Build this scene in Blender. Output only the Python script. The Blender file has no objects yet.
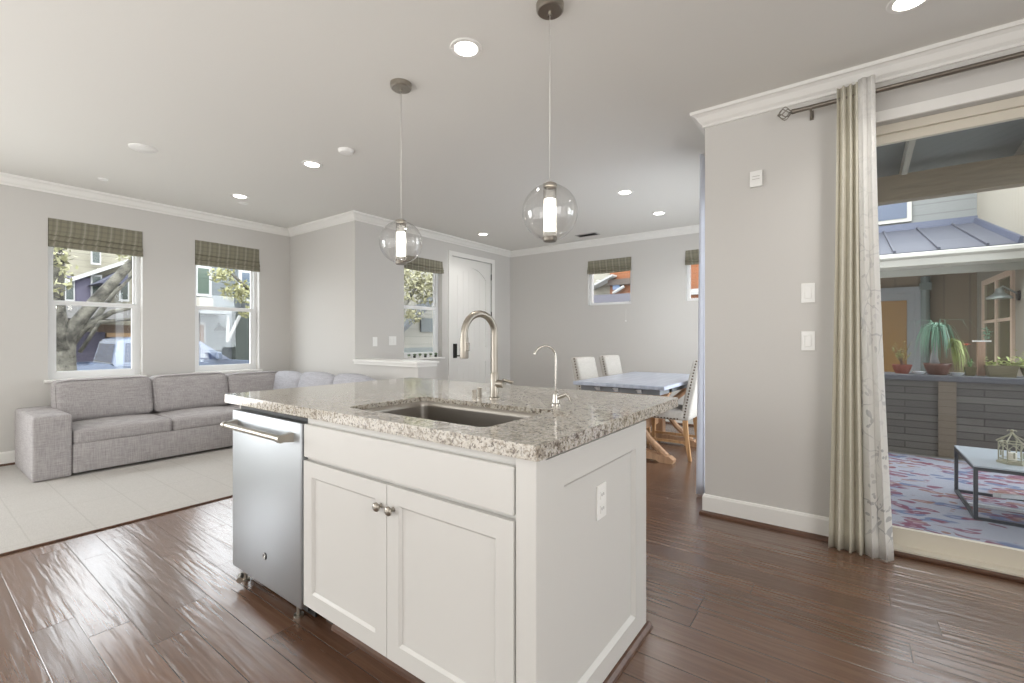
import bpy, bmesh, math, random
from mathutils import Vector, Matrix
random.seed(7)
PI = math.pi
scn = bpy.context.scene
COL = scn.collection

# ------------------------------------------------------------------ camera, sky, lights, exposure
FPX, YAW, HOR, EYE = 458.0, math.radians(36.4), 338.5, 1.20
cam_d = bpy.data.cameras.new('camera')
cam_d.sensor_width = 36.0
cam_d.lens = 36.0 * FPX / 1024.0
cam_d.shift_y = -(341.5 - HOR) / 1024.0
cam_d.clip_start = 0.03
cam_d.clip_end = 300
cam = bpy.data.objects.new('camera', cam_d)
cam.location = (0, 0, EYE)
cam.rotation_euler = (PI / 2, 0, YAW)
COL.objects.link(cam)
scn.camera = cam

scn.view_settings.view_transform = 'Standard'
scn.view_settings.look = 'None'
scn.view_settings.exposure = 0.25
scn.view_settings.gamma = 1.0
scn.view_settings.use_curve_mapping = False
try:
    scn.cycles.use_denoising = True
    scn.cycles.max_bounces = 10
    scn.cycles.diffuse_bounces = 5
    scn.cycles.transparent_max_bounces = 16
    scn.cycles.sample_clamp_indirect = 6.0
except Exception:
    pass

world = bpy.data.worlds.new('sky')
scn.world = world
world.use_nodes = True
_wn = world.node_tree
_bg = _wn.nodes['Background']
_bg.inputs[0].default_value = (0.92, 0.96, 1.0, 1)
_bg.inputs[1].default_value = 5.5


def add_light(name, kind, loc, rot, energy, color=(1, 1, 1), size=None, size_y=None, angle=None, spot=None):
    d = bpy.data.lights.new(name, kind)
    d.energy = energy
    d.color = color
    if kind == 'AREA':
        d.shape = 'RECTANGLE'
        d.size = size
        d.size_y = size_y
    elif kind in ('POINT', 'SPOT') and size is not None:
        d.shadow_soft_size = size
    if kind == 'SUN' and angle is not None:
        d.angle = angle
    if kind == 'SPOT':
        d.spot_size = spot
        d.spot_blend = 1.0
    o = bpy.data.objects.new(name, d)
    o.location = loc
    o.rotation_euler = rot
    COL.objects.link(o)
    return o


sun_dir = Vector((-0.72, 0.16, -0.68))
sun = add_light('sun', 'SUN', (0, 0, 20), (0, 0, 0), 1.6, (1.0, 0.95, 0.88), angle=math.radians(1.0))
sun.rotation_euler = sun_dir.to_track_quat('-Z', 'Y').to_euler()
# area lamps added behind and beside the camera, standing in for unseen windows
add_light('rear_fill_light', 'AREA', (-2.7, -2.9, 1.5), (PI / 2, 0, 0), 48, (1.0, 0.99, 0.985), 5.4, 2.2)
add_light('right_fill_light', 'AREA', (2.5, -0.6, 1.5), (0, PI / 2, 0), 55, (1.0, 0.99, 0.985), 1.8, 3.0)  # added fill lamp brightening the right wall and island end
add_light('left_fill_light', 'AREA', (-6.33, -1.45, 1.35), (0, -PI / 2, 0), 52, (1.0, 0.99, 0.98), 2.0, 2.0)
# the lamp just above is added, in front of an unseen added window
add_light('dining_window_daylight', 'AREA', (-0.69, 4.9, 1.3), (0, PI / 2, 0), 38, (0.94, 0.96, 1.0), 2.2, 2.5)
add_light('ceiling_bounce_fill', 'AREA', (-1.8, -1.3, 0.5), (PI, 0, 0), 40, (1.0, 0.99, 0.985), 4.0, 2.2)  # added upward lamp to brighten the ceiling


def portal(loc, rot, w, h):
    o = add_light('window_portal', 'AREA', loc, rot, 1.0, (1, 1, 1), w, h)
    o.data.cycles.is_portal = True


# sky portals in the window openings
portal((-6.42, 1.30, 1.45), (0, -PI / 2, 0), 1.3, 0.74)
portal((-6.42, 2.57, 1.45), (0, -PI / 2, 0), 1.3, 0.74)
portal((-6.42, -1.45, 1.35), (0, -PI / 2, 0), 2.1, 2.1)
portal((-4.89, 4.50, 1.55), (0, -PI / 2, 0), 1.2, 0.72)
portal((-0.68, 4.9, 1.15), (0, PI / 2, 0), 2.2, 2.5)
portal((1.15, 3.47, 1.25), (-PI / 2, 0, 0), 2.2, 2.3)


# ------------------------------------------------------------------ helpers
def lin(c):
    c = c / 255.0
    return c / 12.92 if c <= 0.04045 else ((c + 0.055) / 1.055) ** 2.4


def rgb(r, g, b):
    return (lin(r), lin(g), lin(b), 1.0)


def mat(name, color, rough=0.6, metal=0.0, emit=None, emit_s=0.0, spec=0.5, coat=0.0):
    m = bpy.data.materials.new(name)
    m.use_nodes = True
    p = m.node_tree.nodes['Principled BSDF']
    p.inputs['Base Color'].default_value = color
    p.inputs['Roughness'].default_value = rough
    p.inputs['Metallic'].default_value = metal
    p.inputs['Specular IOR Level'].default_value = spec
    p.inputs['Coat Weight'].default_value = coat
    if emit:
        p.inputs['Emission Color'].default_value = emit
        p.inputs['Emission Strength'].default_value = emit_s
    return m


class NT:
    """small node-tree writer"""
    def __init__(s, m):
        s.m = m
        s.t = m.node_tree
        s.p = s.t.nodes['Principled BSDF']

    def new(s, kind, **kw):
        n = s.t.nodes.new(kind)
        for k, v in kw.items():
            setattr(n, k, v)
        return n

    def link(s, a, b):
        s.t.links.new(a, b)

    def coord(s, which='Object'):
        return s.new('ShaderNodeTexCoord').outputs[which]

    def world(s):
        return s.new('ShaderNodeNewGeometry').outputs['Position']

    def scale(s, vec, sc, loc=(0, 0, 0), rot=(0, 0, 0)):
        n = s.new('ShaderNodeMapping')
        n.inputs['Scale'].default_value = sc
        n.inputs['Location'].default_value = loc
        n.inputs['Rotation'].default_value = rot
        s.link(vec, n.inputs['Vector'])
        return n.outputs[0]

    def noise(s, vec, scale=5, detail=3, rough=0.5, dist=0.0):
        n = s.new('ShaderNodeTexNoise')
        n.inputs['Scale'].default_value = scale
        n.inputs['Detail'].default_value = detail
        n.inputs['Roughness'].default_value = rough
        n.inputs['Distortion'].default_value = dist
        s.link(vec, n.inputs['Vector'])
        return n

    def voro(s, vec, scale=5, feature='F1', rnd=1.0):
        n = s.new('ShaderNodeTexVoronoi', feature=feature)
        n.inputs['Scale'].default_value = scale
        n.inputs['Randomness'].default_value = rnd
        s.link(vec, n.inputs['Vector'])
        return n

    def math(s, op, a, b=None, c=None):
        n = s.new('ShaderNodeMath', operation=op)
        for i, v in enumerate((a, b, c)):
            if v is None:
                continue
            if isinstance(v, (int, float)):
                n.inputs[i].default_value = v
            else:
                s.link(v, n.inputs[i])
        return n.outputs[0]

    def ramp(s, fac, stops, interp='LINEAR'):
        n = s.new('ShaderNodeValToRGB')
        n.color_ramp.interpolation = interp
        e = n.color_ramp.elements
        while len(e) > 1:
            e.remove(e[-1])
        e[0].position, e[0].color = stops[0]
        for pos, c in stops[1:]:
            k = e.new(pos)
            k.color = c
        s.link(fac, n.inputs[0])
        return n.outputs[0]

    def mix(s, fac, a, b, mode='MIX'):
        n = s.new('ShaderNodeMix', data_type='RGBA', blend_type=mode)
        for sock, v in ((n.inputs[0], fac), (n.inputs[6], a), (n.inputs[7], b)):
            if isinstance(v, (int, float)):
                sock.default_value = v
            elif isinstance(v, tuple):
                sock.default_value = v
            else:
                s.link(v, sock)
        return n.outputs[2]

    def bump(s, h, strength=0.3, dist=0.01):
        n = s.new('ShaderNodeBump')
        n.inputs['Strength'].default_value = strength
        n.inputs['Distance'].default_value = dist
        s.link(h, n.inputs['Height'])
        s.link(n.outputs[0], s.p.inputs['Normal'])

    def sep(s, vec):
        n = s.new('ShaderNodeSeparateXYZ')
        s.link(vec, n.inputs[0])
        return n.outputs

    def comb(s, x, y, z):
        n = s.new('ShaderNodeCombineXYZ')
        for i, v in enumerate((x, y, z)):
            if isinstance(v, (int, float)):
                n.inputs[i].default_value = v
            else:
                s.link(v, n.inputs[i])
        return n.outputs[0]

    def base(s, c):
        s.link(c, s.p.inputs['Base Color'])

    def rough(s, c):
        s.link(c, s.p.inputs['Roughness'])


def obj(name, bm, m, parent=None, smooth=False, kind=None):
    me = bpy.data.meshes.new(name)
    bmesh.ops.recalc_face_normals(bm, faces=bm.faces[:])
    bm.to_mesh(me)
    bm.free()
    me.materials.append(m)
    if smooth:
        for p in me.polygons:
            p.use_smooth = True
        if smooth == 'auto':
            try:
                me.set_sharp_from_angle(angle=math.radians(35))
            except Exception:
                pass
    o = bpy.data.objects.new(name, me)
    COL.objects.link(o)
    if parent is not None:
        o.parent = parent
        r = parent
        while r.parent is not None:
            r = r.parent
        o.matrix_parent_inverse = (Matrix.Translation(r.location)).inverted() if r.type == 'EMPTY' and parent is r else Matrix.Identity(4)
    if kind:
        o['kind'] = kind
    return o


def tag(o, label, cat, group=None):
    o['label'] = label
    o['category'] = cat
    if group:
        o['group'] = group
    return o


def thing(name, label, cat, loc=(0, 0, 0), group=None):
    """Empty at the base of a thing. Parts are modelled in world coordinates."""
    o = bpy.data.objects.new(name, None)
    o.empty_display_size = 0.1
    COL.objects.link(o)
    o.location = loc
    return tag(o, label, cat, group)


def structure(name, loc=(0, 0, 0)):
    o = bpy.data.objects.new(name, None)
    o.empty_display_size = 0.1
    COL.objects.link(o)
    o.location = loc
    o['kind'] = 'structure'
    return o


def dup(root, loc, rz=0.0, label=None):
    r = root.copy()
    COL.objects.link(r)
    r.location = loc
    r.rotation_euler = (0, 0, rz)
    if label:
        r['label'] = label
    for ch in list(root.children):
        c = ch.copy()
        COL.objects.link(c)
        c.parent = r
        for g in list(ch.children):
            d = g.copy()
            COL.objects.link(d)
            d.parent = c
    return r


def B():
    return bmesh.new()


def box(bm, x0, x1, y0, y1, z0, z1, bevel=0.0, seg=2):
    r = bmesh.ops.create_cube(bm, size=1.0)
    vs = r['verts']
    cx, cy, cz = (x0 + x1) / 2, (y0 + y1) / 2, (z0 + z1) / 2
    for v in vs:
        v.co = Vector((cx + v.co.x * (x1 - x0), cy + v.co.y * (y1 - y0), cz + v.co.z * (z1 - z0)))
    if bevel > 0:
        es = list({e for v in vs for e in v.link_edges})
        bmesh.ops.bevel(bm, geom=es, offset=bevel, segments=seg, affect='EDGES', profile=0.5)
    return bm


def hexa(bm, pts):
    """8 points: bottom 4 ccw, top 4 ccw"""
    v = [bm.verts.new(p) for p in pts]
    for f in ((3, 2, 1, 0), (4, 5, 6, 7), (0, 1, 5, 4), (1, 2, 6, 5), (2, 3, 7, 6), (3, 0, 4, 7)):
        bm.faces.new([v[i] for i in f])
    return bm


def tube(bm, pts, rad, n=10, caps=True):
    pts = [Vector(p) for p in pts]
    if not isinstance(rad, (list, tuple)):
        rad = [rad] * len(pts)
    rings = []
    prev = None
    for i, p in enumerate(pts):
        if i == 0:
            t = pts[1] - pts[0]
        elif i == len(pts) - 1:
            t = pts[-1] - pts[-2]
        else:
            t = (pts[i + 1] - p).normalized() + (p - pts[i - 1]).normalized()
        t.normalize()
        if prev is None:
            a = Vector((0, 0, 1)) if abs(t.z) < 0.9 else Vector((1, 0, 0))
            prev = t.cross(a).normalized()
        nrm = (prev - t * prev.dot(t)).normalized()
        prev = nrm
        b = t.cross(nrm)
        rings.append([bm.verts.new(p + (nrm * math.cos(2 * PI * k / n) + b * math.sin(2 * PI * k / n)) * rad[i]) for k in range(n)])
    for a, b in zip(rings, rings[1:]):
        for k in range(n):
            bm.faces.new((a[k], a[(k + 1) % n], b[(k + 1) % n], b[k]))
    if caps:
        bm.faces.new(rings[0][::-1])
        bm.faces.new(rings[-1])
    return bm


def lathe(bm, prof, c=(0, 0, 0), n=32, axis='z', ribs=0, ribamp=0):
    """prof: (r, h) from one end to the other; closed where r is 0"""
    c = Vector(c)
    rings = []
    for r, h in prof:
        ring = []
        for k in range(n):
            a = 2 * PI * k / n
            rr = r + (ribamp * math.cos(ribs * a) if ribs and r > ribamp * 2 else 0)
            x, y = rr * math.cos(a), rr * math.sin(a)
            if axis == 'z':
                v = Vector((x, y, h))
            elif axis == 'y':
                v = Vector((x, h, y))
            else:
                v = Vector((h, x, y))
            ring.append(bm.verts.new(c + v))
        rings.append(ring)
    for a, b in zip(rings, rings[1:]):
        for k in range(n):
            bm.faces.new((a[k], a[(k + 1) % n], b[(k + 1) % n], b[k]))
    if prof[0][0] > 0:
        bm.faces.new(rings[0][::-1])
    if prof[-1][0] > 0:
        bm.faces.new(rings[-1])
    bmesh.ops.remove_doubles(bm, verts=[v for r in rings for v in r], dist=1e-6)
    return bm


def prism(bm, pts, d, axis='y'):
    """outline (list of 2D points) in the plane across axis, extruded from d[0] to d[1]"""
    def P(a, b, h):
        return {'y': (a, h, b), 'x': (h, a, b), 'z': (a, b, h)}[axis]
    lo = [bm.verts.new(P(a, b, d[0])) for a, b in pts]
    hi = [bm.verts.new(P(a, b, d[1])) for a, b in pts]
    bm.faces.new(lo[::-1])
    bm.faces.new(hi)
    n = len(pts)
    for i in range(n):
        bm.faces.new((lo[i], lo[(i + 1) % n], hi[(i + 1) % n], hi[i]))
    return bm


def wall(name, axis, at0, at1, u0, u1, z0, z1, holes, m):
    """slab across `axis` between at0 and at1, spanning u and z, with rectangular holes (u0,u1,z0,z1)"""
    bm = B()
    us = sorted({u0, u1, *[h[0] for h in holes], *[h[1] for h in holes]})
    zs = sorted({z0, z1, *[h[2] for h in holes], *[h[3] for h in holes]})
    for ua, ub in zip(us, us[1:]):
        run = None
        for za, zb in zip(zs, zs[1:]):
            cu, cz = (ua + ub) / 2, (za + zb) / 2
            solid = not any(h[0] < cu < h[1] and h[2] < cz < h[3] for h in holes)
            if solid:
                run = (run[0], zb) if run else (za, zb)
            if (not solid or zb == zs[-1]) and run:
                if axis == 'x':
                    box(bm, at0, at1, ua, ub, run[0], run[1])
                else:
                    box(bm, ua, ub, at0, at1, run[0], run[1])
                run = None
    return obj(name, bm, m, kind='structure')


def cushion(bm, x0, x1, y0, y1, z0, z1, r=0.04, puff=(0, 0, 0), n=12, sag=0.0):
    """soft block: rounded edges of radius r, faces bulging by puff along each axis"""
    c = Vector(((x0 + x1) / 2, (y0 + y1) / 2, (z0 + z1) / 2))
    h = Vector(((x1 - x0) / 2, (y1 - y0) / 2, (z1 - z0) / 2))
    g = [-1 + 2 * i / n for i in range(n + 1)]
    g = [math.copysign(1 - (1 - abs(t)) ** 1.4, t) if abs(t) < 1 else t for t in g]
    cache = {}

    def V(a, b, d):
        k = (round(a, 5), round(b, 5), round(d, 5))
        if k not in cache:
            q = Vector((a * h.x, b * h.y, d * h.z))
            inner = Vector([max(-(hh - r), min(hh - r, t)) for t, hh in zip(q, h)])
            dd = q - inner
            if dd.length > 1e-9:
                q = inner + dd.normalized() * min(r, max(abs(dd.x), abs(dd.y), abs(dd.z)))
            q.x += puff[0] * a * (1 - b * b) * (1 - d * d) if abs(a) > 0.5 else 0
            q.y += puff[1] * b * (1 - a * a) * (1 - d * d) if abs(b) > 0.5 else 0
            q.z += (puff[2] * d * (1 - a * a) * (1 - b * b) if abs(d) > 0.5 else 0)
            if d > 0.5:
                q.z -= sag * (1 - b * b) * (0.5 + 0.5 * d)
            cache[k] = bm.verts.new(c + q)
        return cache[k]
    for s in (-1, 1):
        for i in range(n):
            for j in range(n):
                a0, a1, b0, b1 = g[i], g[i + 1], g[j], g[j + 1]
                bm.faces.new((V(s, a0, b0), V(s, a1, b0), V(s, a1, b1), V(s, a0, b1)))
                bm.faces.new((V(a0, s, b0), V(a1, s, b0), V(a1, s, b1), V(a0, s, b1)))
                bm.faces.new((V(a0, b0, s), V(a1, b0, s), V(a1, b1, s), V(a0, b1, s)))
    return bm


def sweep(name, path, prof, m, closed=False, parent=None, kind='structure'):
    """sweep a (inset, z) profile along a floor-plan path; inset is to the right of travel"""
    bm = B()
    n = len(path)
    pts = [Vector(p) for p in path]
    rings = []
    for i, p in enumerate(pts):
        ns = []
        if closed or i > 0:
            d = (p - pts[i - 1]).normalized()
            ns.append(Vector((d.y, -d.x)))
        if closed or i < n - 1:
            d = (pts[(i + 1) % n] - p).normalized()
            ns.append(Vector((d.y, -d.x)))
        if len(ns) == 2:
            mm = ns[0] + ns[1]
            mm = mm / (1 + ns[0].dot(ns[1]))
        else:
            mm = ns[0]
        rings.append([bm.verts.new((p.x + mm.x * a, p.y + mm.y * a, z)) for a, z in prof])
    k = len(prof)
    seq = list(range(n)) + ([0] if closed else [])
    for a, b in zip(seq, seq[1:]):
        for j in range(k):
            bm.faces.new((rings[a][j], rings[a][(j + 1) % k], rings[b][(j + 1) % k], rings[b][j]))
    if not closed:
        bm.faces.new(rings[0][::-1])
        bm.faces.new(rings[-1])
    return obj(name, bm, m, parent, kind=kind)


def fwd():
    return Vector((-math.sin(YAW), math.cos(YAW))), Vector((math.cos(YAW), math.sin(YAW)))


def ray(u, v):
    F, R = fwd()
    d = F + R * ((u - 512) / FPX)
    return Vector((d.x, d.y, -(v - HOR) / FPX))


def atx(u, v, X):
    d = ray(u, v)
    t = X / d.x
    return Vector((X, d.y * t, EYE + d.z * t))


def aty(u, v, Y):
    d = ray(u, v)
    t = Y / d.y
    return Vector((d.x * t, Y, EYE + d.z * t))


# ------------------------------------------------------------------ materials
def m_paint(name, c, rough=0.75, bump=0.04):
    m = mat(name, c, rough, spec=0.3)
    t = NT(m)
    n = t.noise(t.world(), 180, 2)
    t.bump(n.outputs['Fac'], bump, 0.002)
    return m


WALL = m_paint('greige_wall_paint', rgb(206, 204, 200))
CEIL = m_paint('ceiling_paint', rgb(226, 225, 220), 0.9)
TRIM = m_paint('white_trim_paint', rgb(235, 234, 230), 0.4, 0.0)
CAB = m_paint('cabinet_paint', rgb(212, 211, 207), 0.38, 0.01)
VINYL = m_paint('white_vinyl', rgb(232, 233, 233), 0.35, 0.0)
DARK = mat('black_gap', rgb(20, 20, 20), 0.7)
CHROME = mat('polished_chrome', rgb(186, 182, 175), 0.14, 1.0)
NICKEL = mat('brushed_nickel', rgb(166, 160, 150), 0.34, 1.0)
DNICK = mat('dark_nickel', rgb(140, 134, 125), 0.32, 1.0)
PLASTIC = mat('white_plastic', rgb(240, 240, 237), 0.35)
BLACK = mat('matte_black_metal', rgb(45, 44, 43), 0.4, 0.6)


def m_floor():
    m = mat('hand_scraped_plank_floor', rgb(96, 66, 50), 0.3, spec=1.0, coat=0.45)
    m.node_tree.nodes['Principled BSDF'].inputs['Coat Roughness'].default_value = 0.2
    t = NT(m)
    P = t.sep(t.world())
    W = 0.1365
    row = t.math('FLOOR', t.math('DIVIDE', t.math('ADD', P[1], 20.005), W))
    wn = t.new('ShaderNodeTexWhiteNoise', noise_dimensions='1D')
    t.link(row, wn.inputs['W'])
    xs = t.math('DIVIDE', t.math('ADD', t.math('ADD', P[0], 40.0), t.math('MULTIPLY', wn.outputs['Value'], 3.0)), 1.15)
    colm = t.math('FLOOR', xs)
    w2 = t.new('ShaderNodeTexWhiteNoise', noise_dimensions='2D')
    t.link(t.comb(row, colm, 0.0), w2.inputs['Vector'])
    rnd = w2.outputs['Value']
    # seams
    fy = t.math('FRACT', t.math('DIVIDE', t.math('ADD', P[1], 20.005), W))
    ey = t.math('MULTIPLY', t.math('SUBTRACT', 0.5, t.math('ABSOLUTE', t.math('SUBTRACT', fy, 0.5))), W)
    fx = t.math('FRACT', xs)
    ex = t.math('MULTIPLY', t.math('SUBTRACT', 0.5, t.math('ABSOLUTE', t.math('SUBTRACT', fx, 0.5))), 1.15)
    e = t.math('MINIMUM', ex, ey)
    seam = t.math('MINIMUM', t.math('DIVIDE', e, 0.0024), 1.0)
    off = t.math('MULTIPLY', rnd, 37.0)
    vec = t.comb(t.math('ADD', t.math('MULTIPLY', P[0], 1.0), off), t.math('ADD', P[1], off), rnd)
    grain = t.noise(t.scale(vec, (3.0, 60.0, 1.0)), 1.0, 4, 0.6, 0.4)
    ripple = t.noise(t.scale(vec, (3.2, 36.0, 1.0), rot=(0, 0, 0.06)), 1.0, 1, 0.4, 0.4)
    tone = t.math('ADD', t.math('MULTIPLY', rnd, 0.28), t.math('MULTIPLY', grain.outputs['Fac'], 0.62))
    c = t.ramp(tone, [(0.1, rgb(82, 58, 44)), (0.45, rgb(102, 74, 57)), (0.8, rgb(124, 94, 75))])
    c = t.mix(seam, rgb(60, 43, 34), c)
    t.base(c)
    amp = t.math('ADD', t.math('MULTIPLY', rnd, 0.8), 0.35)
    h = t.math('ADD', t.math('MULTIPLY', t.math('MULTIPLY', ripple.outputs['Fac'], amp), 1.0), t.math('MULTIPLY', seam, 0.35))
    h = t.math('ADD', h, t.math('MULTIPLY', grain.outputs['Fac'], 0.10))
    t.bump(h, 0.6, 0.006)
    r = t.math('ADD', t.math('MULTIPLY', grain.outputs['Fac'], 0.10), 0.19)
    t.rough(r)
    return m


def m_granite():
    m = mat('speckled_granite', rgb(190, 182, 168), 0.10, spec=0.6, coat=0.3)
    m.node_tree.nodes['Principled BSDF'].inputs['Coat Roughness'].default_value = 0.03
    t = NT(m)
    w = t.world()
    n1 = t.noise(w, 45, 5, 0.65, 0.6)
    n2 = t.noise(t.scale(w, (1, 1, 1), (3, 5, 7)), 120, 3, 0.6)
    v = t.voro(w, 95)
    c = t.ramp(n1.outputs['Fac'], [(0.34, rgb(112, 102, 90)), (0.45, rgb(168, 160, 146)), (0.55, rgb(208, 203, 193)), (0.66, rgb(152, 147, 139))])
    dk = t.ramp(n2.outputs['Fac'], [(0.39, (1, 1, 1, 1)), (0.45, (0, 0, 0, 1))])
    c = t.mix(t.math('MULTIPLY', dk, 0.85), c, rgb(84, 74, 66))
    lt = t.ramp(v.outputs['Distance'], [(0.12, (1, 1, 1, 1)), (0.3, (0, 0, 0, 1))])
    c = t.mix(t.math('MULTIPLY', lt, 0.45), c, rgb(226, 222, 212))
    t.base(c)
    return m


def m_fabric(name, c1, c2, scale=1.0, rough=0.95):
    m = mat(name, c1, rough, spec=0.15)
    t = NT(m)
    o = t.coord('Object')
    a = t.noise(t.scale(o, (10 * scale, 10 * scale, 130 * scale)), 1, 3, 0.7)
    b = t.noise(t.scale(o, (130 * scale, 130 * scale, 10 * scale)), 1, 3, 0.7)
    f = t.math('MULTIPLY', t.math('ADD', a.outputs['Fac'], b.outputs['Fac']), 0.5)
    t.base(t.ramp(f, [(0.38, c1), (0.62, c2)]))
    t.bump(f, 0.25, 0.003)
    return m


def m_steel():
    m = mat('brushed_stainless_steel', rgb(176, 180, 183), 0.3, 1.0)
    t = NT(m)
    n = t.noise(t.scale(t.world(), (240, 240, 2)), 1, 3, 0.6)
    n2 = t.noise(t.scale(t.world(), (3, 3, 0.8)), 1, 2, 0.5)
    t.rough(t.math('ADD', t.math('MULTIPLY', n.outputs['Fac'], 0.04), 0.40))
    t.bump(n2.outputs['Fac'], 0.05, 0.03)
    return m


def m_wood(name, c1, c2, axis=2, rough=0.5):
    m = mat(name, c1, rough)
    t = NT(m)
    sc = [14, 14, 14]
    sc[axis] = 1.6
    n = t.noise(t.scale(t.coord('Object'), tuple(sc)), 2.2, 4, 0.6, 0.6)
    t.base(t.ramp(n.outputs['Fac'], [(0.32, c1), (0.66, c2)]))
    return m


def m_glass(name, tint=(1, 1, 1, 1), rough=0.0, f0=1.45, falloff=4.5):
    m = bpy.data.materials.new(name)
    m.use_nodes = True
    nt = m.node_tree
    nt.nodes.clear()
    out = nt.nodes.new('ShaderNodeOutputMaterial')
    mx = nt.nodes.new('ShaderNodeMixShader')
    tr = nt.nodes.new('ShaderNodeBsdfTransparent')
    gl = nt.nodes.new('ShaderNodeBsdfGlossy')
    lw = nt.nodes.new('ShaderNodeLayerWeight')     # 1 - |cos|, the same from both sides of the pane
    lw.inputs['Blend'].default_value = 0.5
    pw = nt.nodes.new('ShaderNodeMath')
    pw.operation = 'POWER'
    pw.inputs[1].default_value = falloff
    nt.links.new(lw.outputs['Facing'], pw.inputs[0])
    fr = nt.nodes.new('ShaderNodeMath')
    fr.operation = 'MULTIPLY_ADD'
    fr.inputs[1].default_value = 0.75
    fr.inputs[2].default_value = ((f0 - 1) / (f0 + 1)) ** 2
    nt.links.new(pw.outputs[0], fr.inputs[0])
    tr.inputs['Color'].default_value = tint
    gl.inputs['Roughness'].default_value = rough
    nt.links.new(fr.outputs[0], mx.inputs[0])
    nt.links.new(tr.outputs[0], mx.inputs[1])
    nt.links.new(gl.outputs[0], mx.inputs[2])
    nt.links.new(mx.outputs[0], out.inputs[0])
    return m


def m_plaid():
    m = mat('plaid_woven_shade', rgb(120, 116, 100), 0.95, spec=0.1)
    t = NT(m)
    P = t.sep(t.world())
    hor = t.math('ADD', P[0], P[1])

    def stripe(v, per, w):
        f = t.math('FRACT', t.math('DIVIDE', v, per))
        return t.math('LESS_THAN', t.math('ABSOLUTE', t.math('SUBTRACT', f, 0.5)), w)
    a = stripe(hor, 0.105, 0.07)
    b = stripe(hor, 0.0525, 0.16)
    d = stripe(P[2], 0.05, 0.16)
    c = t.mix(t.math('MULTIPLY', b, 0.30), rgb(148, 144, 127), rgb(110, 108, 94))
    c = t.mix(t.math('MULTIPLY', d, 0.30), c, rgb(112, 110, 98))
    c = t.mix(t.math('MULTIPLY', a, 0.40), c, rgb(186, 184, 172))
    n = t.noise(t.world(), 400, 2)
    c = t.mix(t.math('MULTIPLY', n.outputs['Fac'], 0.25), c, rgb(70, 68, 60))
    t.base(c)
    return m


def m_carpet():
    m = mat('loop_pile_carpet', rgb(200, 199, 192), 1.0, spec=0.05)
    t = NT(m)
    w = t.world()
    P = t.sep(w)
    n = t.noise(w, 220, 3, 0.7)
    n2 = t.noise(w, 7, 3, 0.6)
    n3 = t.noise(t.scale(w, (10, 70, 1)), 1, 3, 0.7)
    c = t.ramp(n.outputs['Fac'], [(0.3, rgb(166, 163, 159)), (0.7, rgb(198, 195, 191))])
    c = t.mix(t.math('MULTIPLY', n2.outputs['Fac'], 0.22), c, rgb(168, 164, 158))
    c = t.mix(t.math('MULTIPLY', n3.outputs['Fac'], 0.20), c, rgb(214, 212, 207))

    def line(v, per, off):
        f = t.math('FRACT', t.math('DIVIDE', t.math('ADD', v, off), per))
        return t.math('LESS_THAN', t.math('MULTIPLY', t.math('SUBTRACT', 0.5, t.math('ABSOLUTE', t.math('SUBTRACT', f, 0.5))), per), 0.004)
    l = t.math('MAXIMUM', line(P[1], 0.283, 20.0 - 0.11), line(P[0], 0.62, 20.0))
    c = t.mix(t.math('MULTIPLY', l, 0.16), c, rgb(130, 126, 118))
    t.base(c)
    t.bump(n.outputs['Fac'], 0.5, 0.006)
    return m


FLOOR = m_floor()
GRANITE = m_granite()
SOFA = m_fabric('grey_linen_sofa_fabric', rgb(150, 146, 146), rgb(182, 178, 178))
SOFA_LIT = m_fabric('door_lit_cushion_fabric', rgb(160, 160, 166), rgb(188, 188, 194))  # sofa fabric with light from the entry door put into its colour
LINEN = m_fabric('oatmeal_linen', rgb(176, 172, 165), rgb(198, 194, 187), 2.0)
STEEL = m_steel()
OAK = m_wood('light_oak', rgb(150, 112, 74), rgb(186, 146, 102))
PINE = m_wood('weathered_pine', rgb(150, 116, 88), rgb(184, 148, 116))
WALNUT = m_wood('dark_stained_shoe_mould', rgb(74, 50, 38), rgb(104, 74, 56), 0, 0.35)
GLASS = m_glass('window_glass', (0.97, 0.98, 0.98, 1))
GLOBE = m_glass('clear_globe_glass', (0.97, 0.97, 0.965, 1), 0.06, 1.9, 2.6)
PLAID = m_plaid()
CARPET = m_carpet()

# ------------------------------------------------------------------ room shell
XL, XD, YJ, YB, YR, XC, H = -6.40, -4.87, 3.37, 6.55, 3.317, -0.80, 2.74
XE, YS = 2.60, -3.0
bm = B()
box(bm, -3.77, XE, YS, YR + 0.03, -0.12, 0.0)
box(bm, -3.77, XC + 0.03, YR + 0.03, YB, -0.12, 0.0)
box(bm, XL, -3.77, YJ, YB, -0.12, 0.0)
obj('floor', bm, FLOOR, kind='structure')
bm = B()
box(bm, XL, -3.78, YS, YJ, -0.12, 0.006)
o = obj('floor_carpet', bm, CARPET, kind='structure')
o['label'] = 'pale grey carpet under the sofa'
bm = B()
box(bm, -3.782, -3.768, YS, 3.30, 0.0, 0.011, 0.003, 1)
obj('trim_1', bm, WALNUT, kind='structure')
bm = B()
box(bm, XL - 0.2, XE + 0.2, YS - 0.2, YR + 0.14, H, H + 0.12)
box(bm, XL - 0.2, XC + 0.14, YR + 0.14, YB + 0.2, H, H + 0.12)
obj('ceiling', bm, CEIL, kind='structure')

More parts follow.
